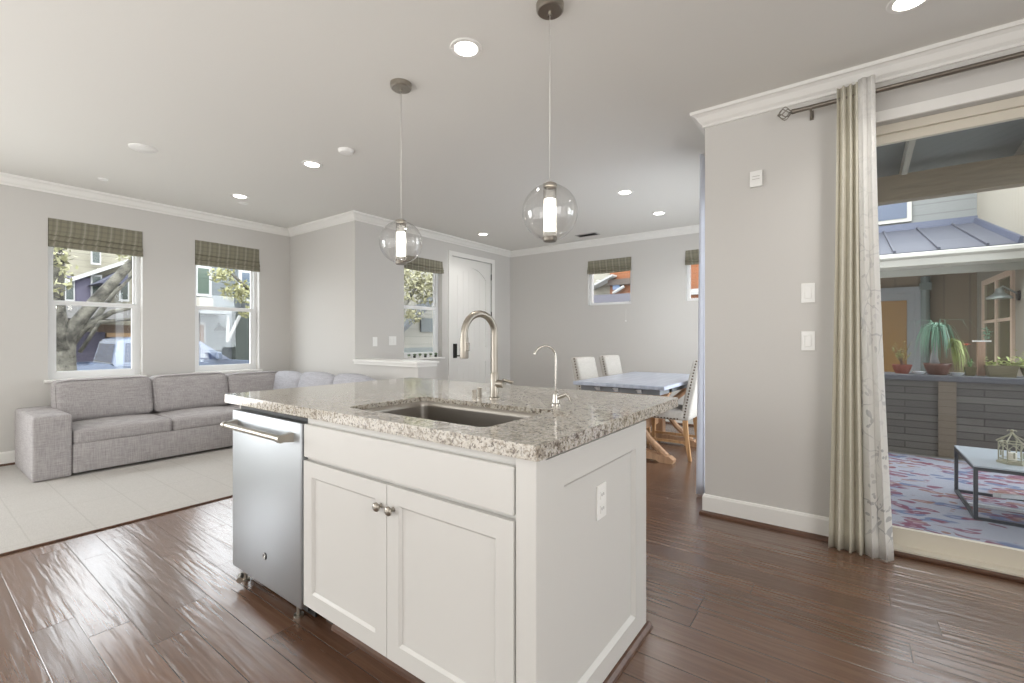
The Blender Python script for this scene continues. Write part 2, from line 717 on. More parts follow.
W0 = (-2.5, -0.4, 0.30, 2.40)  # unseen window added for light on the floor and dishwasher
W1 = (0.925, 1.68, 0.79, 2.40)
W2 = (2.193, 2.945, 0.79, 2.40)
WD = (4.135, 4.86, 0.93, 2.34)
DR = (5.05, 6.02, 0.0, 2.46)
BW1 = (-3.334, -2.62, 1.72, 2.42)
BW2 = (-1.835, -1.12, 1.72, 2.42)
SL = (0.0, 2.30, 0.0, 2.42)
wall('wall_left', 'x', XL - 0.16, XL, YS - 0.15, YJ + 0.12, 0, H, [W1, W2, W0], WALL)
wall('wall_alcove', 'y', YJ, YJ + 0.12, XL, XD - 0.16, 0, H, [], WALL)
wall('wall_entry', 'x', XD - 0.16, XD, YJ, YB + 0.16, 0, H, [WD, DR], WALL)
wall('wall_back', 'y', YB, YB + 0.16, XD, XC + 0.14, 0, H, [BW1, BW2], WALL)
wall('wall_dining', 'x', XC, XC + 0.14, YR + 0.14, YB, 0, H, [(3.6, 6.2, 0.0, 2.3)], WALL)
wall('wall_right', 'y', YR, YR + 0.14, XC, XE + 0.15, 0, H, [SL], WALL)
wall('wall_side', 'x', XE, XE + 0.15, YS, YR, 0, H, [], WALL)
wall('wall_rear', 'y', YS - 0.15, YS, XL, XE + 0.15, 0, H, [], WALL)
# low wall with its cap between living area and entry
bm = B()
box(bm, XD, -3.74, YJ, YJ + 0.26, 0, 0.905)
obj('wall_low', bm, WALL, kind='structure')
bm = B()
box(bm, XD - 0.0, -3.715, YJ - 0.035, YJ + 0.295, 0.922, 0.948, 0.004, 1)
box(bm, XD - 0.0, -3.735, YJ - 0.018, YJ + 0.278, 0.890, 0.922)
obj('trim_2', bm, TRIM, kind='structure')

# crown moulding all round, baseboards and shoe mould
path = [(XL, YS), (XL, YJ), (XD, YJ), (XD, YB), (XC, YB), (XC, YR), (XE, YR), (XE, YS)]
crown = [(0, H - 0.095), (0.012, H - 0.095), (0.014, H - 0.08), (0.03, H - 0.066), (0.05, H - 0.034), (0.066, H - 0.022),
         (0.078, H - 0.020), (0.080, H), (0, H)]
sweep('trim_3', path, crown, TRIM, closed=True)
base = [(0, 0.0), (0.014, 0.0), (0.014, 0.118), (0.008, 0.132), (0, 0.134)]
shoe = [(0, 0.0), (0.032, 0.0), (0.030, 0.012), (0.024, 0.020), (0.014, 0.024), (0, 0.024)]
for nm, pth in (('left', [(XL, YS), (XL, YJ), (XD, YJ), (XD, YJ + 0.001)]), ('entry', [(XD, YJ + 0.27), (XD, DR[0] - 0.08)]),
                ('back', [(XD, DR[1] + 0.08), (XD, YB), (XC, YB), (XC, 6.28)]),
                ('right', [(XC, 3.58), (XC, YR), (SL[0] - 0.08, YR)])):
    sweep('baseboard_' + nm, pth, base, TRIM)
    sweep('trim_shoe_' + nm, pth, shoe, WALNUT)


# ------------------------------------------------------------------ windows
def hung_window(n, X, y0, y1, z0, z1, rail, depth=0.10, sill=True):
    """double hung window in a wall whose room face is at X (facing +X)"""
    r = structure('window_%d' % n, (X, (y0 + y1) / 2, z0))
    fx0, fx1 = X - depth - 0.05, X - depth + 0.012
    f = 0.035
    bm = B()
    box(bm, fx0, fx1, y0, y0 + f, z0, z1)
    box(bm, fx0, fx1, y1 - f, y1, z0, z1)
    box(bm, fx0, fx1, y0 + f, y1 - f, z1 - f, z1)
    box(bm, fx0, fx1, y0 + f, y1 - f, z0, z0 + f)
    obj('window_frame', bm, VINYL, r)
    bm = B()   # upper sash (outer) meeting rail
    a, b = y0 + f, y1 - f
    box(bm, fx0 + 0.005, fx0 + 0.03, a, b, rail - 0.02, rail + 0.025)
    box(bm, fx0 + 0.005, fx0 + 0.03, a, a + 0.02, rail, z1 - f)
    box(bm, fx0 + 0.005, fx0 + 0.03, b - 0.02, b, rail, z1 - f)
    obj('sash', bm, VINYL, r)
    bm = B()   # lower sash (inner)
    s = 0.038
    box(bm, fx0 + 0.03, fx0 + 0.058, a, a + s, z0 + f, rail + 0.02)
    box(bm, fx0 + 0.03, fx0 + 0.058, b - s, b, z0 + f, rail + 0.02)
    box(bm, fx0 + 0.03, fx0 + 0.058, a + s, b - s, z0 + f, z0 + f + s)
    box(bm, fx0 + 0.03, fx0 + 0.058, a + s, b - s, rail - 0.022, rail + 0.02)
    obj('sash', bm, VINYL, r)
    bm = B()
    box(bm, fx0 + 0.014, fx0 + 0.018, a, b, rail, z1 - f)
    obj('glass', bm, GLASS, r)
    bm = B()
    box(bm, fx0 + 0.042, fx0 + 0.046, a + s, b - s, z0 + f + s, rail - 0.02)
    obj('glass', bm, GLASS, r)
    bm = B()
    box(bm, fx1 - 0.02, X + 0.035, y0 - 0.03, y1 + 0.03, z0 - 0.03, z0 - 0.002, 0.005, 1)
    obj('window_sill', bm, TRIM, r)
    return r


hung_window(1, XL, *W1, 1.565)
hung_window(2, XL, *W2, 1.58)
hung_window(3, XD, *WD, 1.64)


def picture_window(n, x0, x1, z0, z1, Y):
    r = structure('window_%d' % n, ((x0 + x1) / 2, Y, z0))
    ya, yb = Y + 0.06, Y + 0.12
    bm = B()
    f = 0.04
    box(bm, x0, x0 + f, ya, yb, z0, z1)
    box(bm, x1 - f, x1, ya, yb, z0, z1)
    box(bm, x0 + f, x1 - f, ya, yb, z0, z0 + f)
    box(bm, x0 + f, x1 - f, ya, yb, z1 - f, z1)
    obj('window_frame', bm, VINYL, r)
    bm = B()
    box(bm, x0 + f, x1 - f, ya + 0.028, ya + 0.032, z0 + f, z1 - f)
    obj('glass', bm, GLASS, r)


hung_window(7, XL, *W0, 1.50)
picture_window(4, BW1[0], BW1[1], BW1[2], BW1[3], YB)
picture_window(5, BW2[0], BW2[1], BW2[2], BW2[3], YB)


def roman_shade(axis, at, u0, u1, z0, z1, label, swag=0.0):
    """folded fabric shade hung from the head of the window, standing proud of the wall"""
    r = thing('roman_shade', label, 'window shade', (at, (u0 + u1) / 2, z1) if axis == 'x' else ((u0 + u1) / 2, at, z1), 'roman shades')
    sgn = 1 if axis == 'x' else -1
    # profile: (out, z): flat top panel, then three stacked folds
    h = z1 - z0
    outer = [(0.03, z1), (0.035, z1 - 0.35 * h), (0.042, z0 + 0.48 * h), (0.052, z0 + 0.42 * h), (0.040, z0 + 0.40 * h),
             (0.056, z0 + 0.28 * h), (0.062, z0 + 0.22 * h), (0.046, z0 + 0.20 * h), (0.060, z0 + 0.08 * h), (0.060, z0 + 0.01 * h), (0.045, z0)]
    inner = [(0.005, z0 + 0.01 * h), (0.005, z1)]
    bm = B()
    n = 14
    rings = []
    for i in range(n + 1):
        s = i / n
        u = u0 + (u1 - u0) * s
        sg = swag * (1 - (2 * s - 1) ** 2)
        ring = []
        for a, z in outer + inner:
            k = (z1 - z) / h
            p = (at + sgn * a, u, z - sg * k) if axis == 'x' else (u, at + sgn * a, z - sg * k)
            ring.append(bm.verts.new(p))
        rings.append(ring)
    k = len(rings[0])
    for a, b in zip(rings, rings[1:]):
        for j in range(k):
            bm.faces.new((a[j], a[(j + 1) % k], b[(j + 1) % k], b[j]))
    bm.faces.new(rings[0][::-1])
    bm.faces.new(rings[-1])
    obj('shade_fabric', bm, PLAID, r)
    bm = B()
    if axis == 'x':
        box(bm, at - 0.04, at + 0.022, u0 + 0.01, u1 - 0.01, z1 - 0.03, z1 - 0.004)
    else:
        box(bm, u0 + 0.01, u1 - 0.01, at - 0.022, at + 0.04, z1 - 0.03, z1 - 0.004)
    obj('headrail', bm, VINYL, r)
    return r


roman_shade('x', XL - 0.03, W1[0] + 0.004, W1[1] - 0.004, 2.115, 2.398, 'grey-green plaid roman shade in the window nearest the sofa arm')
roman_shade('x', XL - 0.03, W2[0] + 0.004, W2[1] - 0.004, 2.095, 2.398, 'grey-green plaid roman shade in the living room window nearest the alcove corner')
roman_shade('x', XD - 0.02, WD[0] + 0.004, WD[1] - 0.004, 2.16, 2.338, 'folded plaid roman shade in the tall window beside the front door', 0.01)
roman_shade('y', YB + 0.02, BW1[0] + 0.004, BW1[1] - 0.004, 2.215, 2.418, 'plaid roman shade on the small high window left of the dining chairs', 0.01)
roman_shade('y', YB + 0.02, BW2[0] + 0.004, BW2[1] - 0.004, 2.215, 2.418, 'plaid roman shade on the high window half hidden by the switch wall')

# front door
r = structure('door_1', (XD, 5.535, 0))
bm = B()
box(bm, XD - 0.10, XD + 0.018, DR[0] - 0.07, DR[0], 0, DR[3] + 0.07)
box(bm, XD - 0.10, XD + 0.018, DR[1], DR[1] + 0.07, 0, DR[3] + 0.07)
box(bm, XD - 0.10, XD + 0.018, DR[0], DR[1], DR[3], DR[3] + 0.07)
obj('door_frame', bm, TRIM, r)
bm = B()
dx0, dx1 = XD - 0.055, XD - 0.012
y0, y1 = DR[0] + 0.004, DR[1] - 0.004
box(bm, dx0, dx1 - 0.012, y0, y1, 0.006, DR[3] - 0.003)       # recessed field
st = 0.125
box(bm, dx1 - 0.012, dx1, y0, y0 + st, 0.006, DR[3] - 0.003)
box(bm, dx1 - 0.012, dx1, y1 - st, y1, 0.006, DR[3] - 0.003)
box(bm, dx1 - 0.012, dx1, y0 + st, y1 - st, 0.006, 0.26)
box(bm, dx1 - 0.012, dx1, y0 + st, y1 - st, 0.83, 1.05)
# arched head of the upper panel
a, b = y0 + st, y1 - st
pts = [(a, DR[3] - 0.003), (a, 2.16)]
for i in range(1, 12):
    s = i / 12
    pts.append((a + (b - a) * s, 2.16 + 0.17 * math.sin(PI * s) ** 0.8))
pts += [(b, 2.16), (b, DR[3] - 0.003)]
prism(bm, pts, (dx1 - 0.012, dx1), 'x')
# raised plank fields with grooves
for i in range(5):
    w = (b - a - 0.06) / 5
    ya = a + 0.03 + i * w
    ztop = 2.12 + 0.16 * math.sin(PI * min(max((ya + w / 2 - a) / (b - a), 0), 1)) ** 0.8
    box(bm, dx1 - 0.013, dx1 - 0.0095, ya + 0.002, ya + w - 0.002, 1.06, ztop)
    box(bm, dx1 - 0.013, dx1 - 0.0095, ya + 0.002, ya + w - 0.003, 0.29, 0.80)
leaf = obj('door_leaf', bm, TRIM, r)
bm = B()
box(bm, dx1, dx1 + 0.025, 5.10, 5.17, 0.90, 1.12, 0.006)
tube(bm, [(dx1 + 0.02, 5.13, 0.935), (dx1 + 0.05, 5.13, 0.935), (dx1 + 0.055, 5.20, 0.935)], 0.010)
obj('door_handle', bm, BLACK, r)
for z in (0.28, 1.60, 2.23):
    bm = B()
    tube(bm, [(dx1 + 0.01, DR[1] + 0.002, z - 0.05), (dx1 + 0.01, DR[1] + 0.002, z + 0.05)], 0.009)
    obj('hinge', bm, BLACK, r)

# slider door to the patio
r = structure('door_2', (1.15, YR, 0))
bm = B()
box(bm, SL[0] - 0.06, SL[1] + 0.06, YR - 0.016, YR + 0.002, SL[3], SL[3] + 0.058)
box(bm, SL[0] - 0.06, SL[0], YR - 0.016, YR + 0.002, 0.0, SL[3])
box(bm, SL[1], SL[1] + 0.06, YR - 0.016, YR + 0.002, 0.0, SL[3])
obj('door_casing', bm, TRIM, r)
FRAMEB = m_paint('almond_vinyl_frame', rgb(214, 208, 194), 0.4, 0.0)
bm = B()
ya, yb = YR + 0.05, YR + 0.12
box(bm, SL[0], SL[1], ya, yb, SL[3] - 0.05, SL[3] - 0.002)
box(bm, SL[0], SL[0] + 0.045, ya, yb, 0.0, SL[3] - 0.05)
box(bm, SL[1] - 0.045, SL[1], ya, yb, 0.0, SL[3] - 0.05)
box(bm, SL[0], SL[1], YR + 0.0, yb, 0.0, 0.03)
obj('door_frame', bm, FRAMEB, r)
bm = B()
for (xa, xb, q) in ((SL[0] + 0.045, 1.22, 0.075), (1.12, SL[1] - 0.045, 0.04)):
    box(bm, xa, xb, YR + q, YR + q + 0.03, 0.03, 0.125)
    box(bm, xa, xb, YR + q, YR + q + 0.03, SL[3] - 0.10, SL[3] - 0.05)
    box(bm, xa, xa + 0.07, YR + q, YR + q + 0.03, 0.125, SL[3] - 0.10)
    box(bm, xb - 0.07, xb, YR + q, YR + q + 0.03, 0.125, SL[3] - 0.10)
obj('door_panel_frame', bm, FRAMEB, r)
for (xa, xb, q) in ((SL[0] + 0.115, 1.15, 0.088), (1.19, SL[1] - 0.115, 0.053)):
    bm = B()
    box(bm, xa, xb, YR + q, YR + q + 0.004, 0.125, SL[3] - 0.10)
    obj('glass', bm, GLASS, r)
bm = B()
box(bm, SL[0] - 0.06, SL[1], YR - 0.024, YR, 0.0, 0.022, 0.006)
obj('threshold', bm, WALNUT, r)
# dining side window frame
r = structure('window_6', (XC, 5.2, 0))
bm = B()
box(bm, XC + 0.05, XC + 0.10, 3.6, 3.66, 0, 2.3)
box(bm, XC + 0.05, XC + 0.10, 6.14, 6.2, 0, 2.3)
box(bm, XC + 0.05, XC + 0.10, 3.66, 6.14, 2.24, 2.3)
box(bm, XC + 0.05, XC + 0.10, 3.66, 6.14, 0, 0.08)
box(bm, XC + 0.05, XC + 0.10, 5.17, 5.23, 0.08, 2.24)
obj('window_frame', bm, VINYL, r)
bm = B()
box(bm, XC + 0.07, XC + 0.074, 3.66, 5.17, 0.08, 2.24)
box(bm, XC + 0.07, XC + 0.074, 5.23, 6.14, 0.08, 2.24)
obj('glass', bm, GLASS, r)

# ------------------------------------------------------------------ kitchen island
IX0, IX1, IY0, IY1 = -2.545, -0.653, 0.998, 2.22
CX0, CX1, CY0, CY1 = -2.470, -0.694, 1.022, 1.855
isl = thing('kitchen_island', 'white shaker kitchen island with two doors and a panelled end', 'kitchen island', ((CX0 + CX1) / 2, 1.44, 0))
bm = B()
# carcass: back, end, bottom, partitions leaving the dishwasher bay and the sink bay open above
box(bm, CX0, CX0 + 0.018, CY0 + 0.02, CY1, 0.10, 0.878)
box(bm, -1.805, -1.795, CY0 + 0.02, CY1, 0.10, 0.878)
box(bm, CX0, CX1 - 0.02, CY1 - 0.018, CY1, 0.0, 0.878)
box(bm, CX1 - 0.04, CX1 - 0.012, CY0 + 0.02, CY1 - 0.018, 0.0, 0.878)
box(bm, -1.795, CX1 - 0.04, CY0 + 0.02, CY1 - 0.018, 0.10, 0.118)
box(bm, -1.795, CX1 - 0.04, CY0 + 0.08, CY0 + 0.095, 0.0, 0.10)
# face frame
box(bm, -1.803, -1.792, CY0 + 0.002, CY0 + 0.02, 0.10, 0.878)
box(bm, -1.792, -0.735, CY0 + 0.002, CY0 + 0.02, 0.845, 0.878)
box(bm, -1.792, -0.735, CY0 + 0.002, CY0 + 0.02, 0.700, 0.722)
box(bm, -1.275, -1.265, CY0 + 0.002, CY0 + 0.02, 0.10, 0.70)
# corner post
box(bm, -0.732, CX1 + 0.030, CY0 - 0.014, 1.061, 0.0, 0.878, 0.002, 1)
box(bm, CX1 - 0.012, CX1 - 0.002, 1.061, CY1, 0.0, 0.878)
obj('cabinet_body', bm, CAB, isl)


def shaker(bm, axis, face, u0, u1, z0, z1, rl, thick=0.019, rec=0.009, bev=0.003, rt=None, rb=None):
    """frame-and-panel leaf. axis 'y': faces -Y at y=face; axis 'x': faces +X at x=face"""
    rt = rt or rl
    rb = rb or rl
    s = 1 if axis == 'y' else -1

    def bx(a0, a1, c0, c1, d0, d1):
        lo, hi = sorted((face + s * d0, face + s * d1))
        if axis == 'y':
            box(bm, a0, a1, lo, hi, c0, c1)
        else:
            box(bm, lo, hi, a0, a1, c0, c1)
    bx(u0, u0 + rl, z0, z1, 0, thick)
    bx(u1 - rl, u1, z0, z1, 0, thick)
    bx(u0 + rl, u1 - rl, z0, z0 + rb, 0, thick)
    bx(u0 + rl, u1 - rl, z1 - rt, z1, 0, thick)
    bx(u0 + rl, u1 - rl, z0 + rb, z1 - rt, rec, thick)
    # sloped inner edge (ogee read as a bright ledge)
    e = rec
    a0, a1, c0, c1 = u0 + rl, u1 - rl, z0 + rb, z1 - rt

    def P(a, c, d):
        return (a, face + s * d, c) if axis == 'y' else (face + s * d, a, c)
    q = [(a0, c0), (a1, c0), (a1, c1), (a0, c1)]
    q2 = [(a0 + e, c0 + e), (a1 - e, c0 + e), (a1 - e, c1 - e), (a0 + e, c1 - e)]
    for i in range(4):
        j = (i + 1) % 4
        vs = [bm.verts.new(P(*q[i], 0.001)), bm.verts.new(P(*q[j], 0.001)), bm.verts.new(P(*q2[j], rec - 0.0005)), bm.verts.new(P(*q2[i], rec - 0.0005))]
        bm.faces.new(vs)


def knob_y(x, y, z, parent):
    bm = B()
    lathe(bm, [(0.0, -0.030), (0.010, -0.029), (0.0155, -0.024), (0.016, -0.019), (0.011, -0.014), (0.006, -0.010), (0.006, -0.003), (0.009, 0.0)], (x, y, z), 20, 'y')
    return obj('knob', bm, NICKEL, parent, smooth=True)


for k, (a, b, kx) in enumerate(((-1.799, -1.2715, -1.300), (-1.2685, -0.736, -1.236))):
    bm = B()
    shaker(bm, 'y', CY0 - 0.019, a, b, 0.112, 0.702, 0.06)
    d = obj('door', bm, CAB, isl)
    kb = knob_y(kx, CY0 - 0.019, 0.625, d)
    kb.matrix_parent_inverse = Matrix.Identity(4)
bm = B()
box(bm, -1.799, -0.736, CY0 - 0.019, CY0, 0.716, 0.850, 0.003, 1)
obj('drawer_front', bm, CAB, isl)
bm = B()
shaker(bm, 'x', CX1 + 0.016, 1.064, CY1, 0.026, 0.862, 0.115, 0.026, 0.014, rb=0.075, rt=0.095)
obj('end_panel', bm, CAB, isl)
bm = B()
shaker(bm, 'y', CY1 + 0.012, CX0, CX1, 0.026, 0.862, 0.115, -0.012, -0.006)
bm.free()
bm = B()
prism(bm, [(CX1 + 0.012, 0), (CX1 + 0.036, 0), (CX1 + 0.034, 0.012), (CX1 + 0.024, 0.022), (CX1 + 0.012, 0.024)], (CY0 + 0.0, CY1 + 0.02), 'y')
o = obj('shoe_mould', bm, WALNUT, isl)
bm = B()
prism(bm, [(CY0 + 0.08, 0), (CY0 + 0.055, 0), (CY0 + 0.057, 0.014), (CY0 + 0.066, 0.022), (CY0 + 0.08, 0.024)], (-1.72, -0.74), 'x')
obj('shoe_mould', bm, WALNUT, isl)
bm = B()
box(bm, -1.79, -0.74, CY0 + 0.075, CY0 + 0.080, 0.0, 0.10)
obj('toe_kick', bm, mat('dark_toe_kick', rgb(64, 52, 44), 0.5), isl)

# countertop with undermount cut-out
SX0, SX1, SY0, SY1 = -1.655, -0.920, 1.104, 1.530


def rrect(x0, x1, y0, y1, r, n=6):
    p = []
    for cx, cy, a0 in ((x1 - r, y0 + r, -PI / 2), (x1 - r, y1 - r, 0), (x0 + r, y1 - r, PI / 2), (x0 + r, y0 + r, PI)):
        for i in range(n + 1):
            a = a0 + PI / 2 * i / n
            p.append((cx + r * math.cos(a), cy + r * math.sin(a)))
    return p


def ring_slab(bm, outer, inner, z0, z1):
    """outer and inner have the same count of points"""
    O0 = [bm.verts.new((x, y, z0)) for x, y in outer]
    O1 = [bm.verts.new((x, y, z1)) for x, y in outer]
    I0 = [bm.verts.new((x, y, z0)) for x, y in inner]
    I1 = [bm.verts.new((x, y, z1)) for x, y in inner]
    n = len(outer)
    for i in range(n):
        j = (i + 1) % n
        bm.faces.new((O0[i], O0[j], O1[j], O1[i]))
        bm.faces.new((I0[j], I0[i], I1[i], I1[j]))
        bm.faces.new((O1[i], O1[j], I1[j], I1[i]))
        bm.faces.new((O0[j], O0[i], I0[i], I0[j]))


bm = B()
ring_slab(bm, rrect(IX0, IX1, IY0, IY1, 0.012), rrect(SX0, SX1, SY0, SY1, 0.035), 0.8785, 0.920)
es = [e for e in bm.edges if all(abs(v.co.z - 0.920) < 1e-5 for v in e.verts) and len(e.link_faces) == 2 and e.calc_face_angle(0) > 1.0]
bmesh.ops.bevel(bm, geom=es, offset=0.004, segments=2, affect='EDGES', profile=0.5)
ct = obj('countertop', bm, GRANITE)
tag(ct, 'speckled beige granite countertop lying on the white island', 'countertop')

# sink
sk = thing('kitchen_sink', 'rectangular stainless undermount sink set in the granite', 'sink', ((SX0 + SX1) / 2, (SY0 + SY1) / 2, 0.66))
SINK = mat('satin_sink_steel', rgb(168, 163, 156), 0.34, 1.0)
bm = B()
e = 0.006
lv = [(0.900, e + 0.0005, 0.035), (0.875, e + 0.001, 0.035), (0.70, e + 0.006, 0.035), (0.675, e + 0.03, 0.035), (0.668, 0.14, 0.05), (0.660, 0.17, 0.03)]
prev = None
for z, ins, r_ in lv:
    pr = rrect(SX0 + ins - e, SX1 - ins + e, SY0 + ins - e, SY1 - ins + e, r_)
    ringv = [bm.verts.new((x, y, z)) for x, y in pr]
    if prev:
        for i in range(len(ringv)):
            j = (i + 1) % len(ringv)
            bm.faces.new((prev[i], prev[j], ringv[j], ringv[i]))
    prev = ringv
bm.faces.new(prev)
o = obj('basin', bm, SINK, sk, smooth='auto')
md = o.modifiers.new('thickness', 'SOLIDIFY')
md.thickness = 0.0015
bm = B()
lathe(bm, [(0.0, 0.663), (0.03, 0.663), (0.032, 0.668), (0.055, 0.668), (0.057, 0.661), (0.0, 0.661)], ((SX0 + SX1) / 2, (SY0 + SY1) / 2, 0), 28)
obj('drain', bm, CHROME, sk, smooth='auto')

# main faucet
FX, FY, Z0 = -1.335, 1.675, 0.920
fa = thing('kitchen_faucet', 'tall brushed-nickel gooseneck pull-down faucet behind the sink', 'faucet', (FX, FY, Z0))
bm = B()
lathe(bm, [(0.0, Z0), (0.027, Z0), (0.027, Z0 + 0.006), (0.0205, Z0 + 0.010), (0.0205, Z0 + 0.115), (0.017, Z0 + 0.122), (0.0, Z0 + 0.122)], (FX, FY, 0), 28)
obj('base', bm, NICKEL, fa, smooth='auto')
bm = B()
pts = [(FX, FY, Z0 + 0.12), (FX, FY, Z0 + 0.20), (FX, FY, Z0 + 0.29)]
R = 0.092
dx, dy = -0.14, -0.99
for i in range(0, 13):
    a = PI * i / 12
    s = R - R * math.cos(a)
    pts.append((FX + dx * s, FY + dy * s, Z0 + 0.30 + R * math.sin(a)))
tube(bm, pts, 0.0158, 16)
obj('spout', bm, NICKEL, fa, smooth='auto')
bm = B()
hx, hy = FX + dx * 2 * R, FY + dy * 2 * R
lathe(bm, [(0.0, Z0 + 0.302), (0.016, Z0 + 0.302), (0.0165, Z0 + 0.288), (0.0185, Z0 + 0.280), (0.0195, Z0 + 0.20), (0.0175, Z0 + 0.192), (0.0, Z0 + 0.192)], (hx, hy, 0), 24)
sh = obj('spray_head', bm, NICKEL, fa, smooth='auto')
bm = B()
box(bm, hx + 0.014, hx + 0.026, hy - 0.008, hy + 0.008, Z0 + 0.225, Z0 + 0.262, 0.003)
obj('spray_button', bm, DNICK, sh)
bm = B()
tube(bm, [(FX + 0.015, FY, Z0 + 0.07), (FX + 0.03, FY, Z0 + 0.07), (FX + 0.055, FY, Z0 + 0.07)], [0.018, 0.019, 0.017], 18)
tube(bm, [(FX + 0.042, FY, Z0 + 0.075), (FX + 0.05, FY + 0.004, Z0 + 0.088), (FX + 0.09, FY + 0.02, Z0 + 0.078)], [0.009, 0.008, 0.007], 10)
obj('lever', bm, NICKEL, fa, smooth='auto')

# two small deck caps (soap / air switch)
for (u, h_, lab) in ((-1.452, 0.034, 'short round nickel deck cap left of the tall faucet, the lower of two'), (-1.462, 0.040, 'round nickel air gap cap next to the tall faucet, the taller of two')):
    yv = 1.665 if h_ < 0.035 else 1.715
    bm = B()
    lathe(bm, [(0.0, Z0), (0.013, Z0), (0.013, Z0 + 0.004), (0.0105, Z0 + 0.006), (0.0105, Z0 + h_ - 0.012), (0.0125, Z0 + h_ - 0.010), (0.0125, Z0 + h_ - 0.002), (0.010, Z0 + h_), (0.0, Z0 + h_)], (u, yv, 0), 20)
    o = obj('deck_cap', bm, NICKEL, smooth='auto')
    tag(o, lab, 'faucet cap', 'deck caps by the faucet')

# filtered-water tap
WX, WY = -1.000, 1.668
wt = thing('water_filter_tap', 'small slender gooseneck drinking-water tap right of the main faucet', 'tap', (WX, WY, Z0))
bm = B()
lathe(bm, [(0.0, Z0), (0.021, Z0), (0.021, Z0 + 0.005), (0.016, Z0 + 0.009), (0.013, Z0 + 0.045), (0.008, Z0 + 0.056), (0.0, Z0 + 0.058)], (WX, WY, 0), 24)
obj('base', bm, CHROME, wt, smooth='auto')
bm = B()
R2 = 0.047
ddx, ddy = -0.62, -0.78
pts = [(WX, WY, Z0 + 0.05), (WX, WY, Z0 + 0.13), (WX, WY, Z0 + 0.19)]
for i in range(1, 11):
    a = PI * 0.76 * i / 10
    s = R2 - R2 * math.cos(a)
    pts.append((WX + ddx * s, WY + ddy * s, Z0 + 0.202 + R2 * math.sin(a)))
s += 0.012
pts.append((WX + ddx * s, WY + ddy * s, pts[-1][2] - 0.014))
tube(bm, pts, 0.0045, 12)
lathe(bm, [(0.0, 0), (0.006, 0), (0.006, 0.006), (0.0, 0.006)], (pts[-1][0], pts[-1][1], pts[-1][2] - 0.006), 12)
obj('spout', bm, CHROME, wt, smooth='auto')
bm = B()
tube(bm, [(WX + 0.008, WY, Z0 + 0.03), (WX + 0.035, WY + 0.004, Z0 + 0.042), (WX + 0.052, WY + 0.006, Z0 + 0.048)], [0.010, 0.009, 0.008], 14)
tube(bm, [(WX + 0.046, WY + 0.004, Z0 + 0.050), (WX + 0.062, WY + 0.004, Z0 + 0.036), (WX + 0.070, WY + 0.003, Z0 + 0.020)], [0.0065, 0.006, 0.005], 12)
obj('lever', bm, CHROME, wt, smooth='auto')

# outlet on the island end
def wall_plate(name, label, cat, axis, face, u, z, w=0.072, h=0.118, kind='outlet', group=None):
    """plate on a face; axis 'x': plate faces +X at x=face; axis 'y': faces -Y at y=face"""
    loc = (face, u, z) if axis == 'x' else (u, face, z)
    r = thing(name, label, cat, loc, group)

    def bx(bm, a0, a1, c0, c1, d0, d1, bv=0.0):
        if axis == 'x':
            box(bm, face + d0, face + d1, u + a0, u + a1, z + c0, z + c1, bv, 1)
        else:
            box(bm, u + a0, u + a1, face - d1, face - d0, z + c0, z + c1, bv, 1)
    bm = B()
    bx(bm, -w / 2, w / 2, -h / 2, h / 2, 0, 0.006, 0.002)
    obj('plate', bm, PLASTIC, r)
    n = max(1, round(w / 0.072))
    for i in range(n):
        c = (i - (n - 1) / 2) * 0.046
        if kind == 'outlet':
            for cz in (-0.024, 0.024):
                bm = B()
                bx(bm, c - 0.017, c + 0.017, cz - 0.014, cz + 0.014, 0.006, 0.009, 0.001)
                rc = obj('receptacle', bm, PLASTIC, r)
                bm = B()
                for sx in (-0.007, 0.007):
                    bx(bm, c + sx - 0.0012, c + sx + 0.0012, cz - 0.004, cz + 0.006, 0.0088, 0.0094)
                obj('slots', bm, DARK, rc)
        else:
            bm = B()
            bx(bm, c - 0.017, c + 0.017, -0.034, 0.034, 0.006, 0.010, 0.002)
            obj('rocker', bm, PLASTIC, r)
    return r


wall_plate('power_outlet', 'white double power outlet on the panelled island end', 'outlet', 'x', CX1 + 0.002, 1.453, 0.64)
wall_plate('light_switch', 'upper white rocker switch beside the long curtain', 'light switch', 'y', YR, -0.204, 1.477, kind='rocker', group='switches on the right wall')
wall_plate('light_switch', 'lower white rocker switch below another beside the long curtain', 'light switch', 'y', YR, -0.204, 1.185, kind='rocker', group='switches on the right wall')
wall_plate('light_switch', 'white switch plate above the low wall, further from the tall window', 'light switch', 'x', XD, 3.66, 1.16, kind='rocker', group='entry switches')
wall_plate('light_switch', 'wide double switch plate above the low wall, closest to the tall window', 'light switch', 'x', XD, 3.94, 1.17, w=0.12, kind='rocker', group='entry switches')
# thermostat/door chime near the crown
r = thing('door_chime', 'small white box high on the right wall near the curtain rod', 'door chime', (-0.484, YR, 2.225))
bm = B()
box(bm, -0.520, -0.448, YR - 0.022, YR, 2.175, 2.278, 0.004)
obj('cover', bm, PLASTIC, r)
bm = B()
for i in range(2):
    box(bm, -0.505, -0.463, YR - 0.0245, YR - 0.021, 2.222 + 0.006 * i * 3, 2.225 + 0.006 * i * 3)
obj('grille', bm, mat('grey_plastic', rgb(190, 188, 182), 0.5), r)

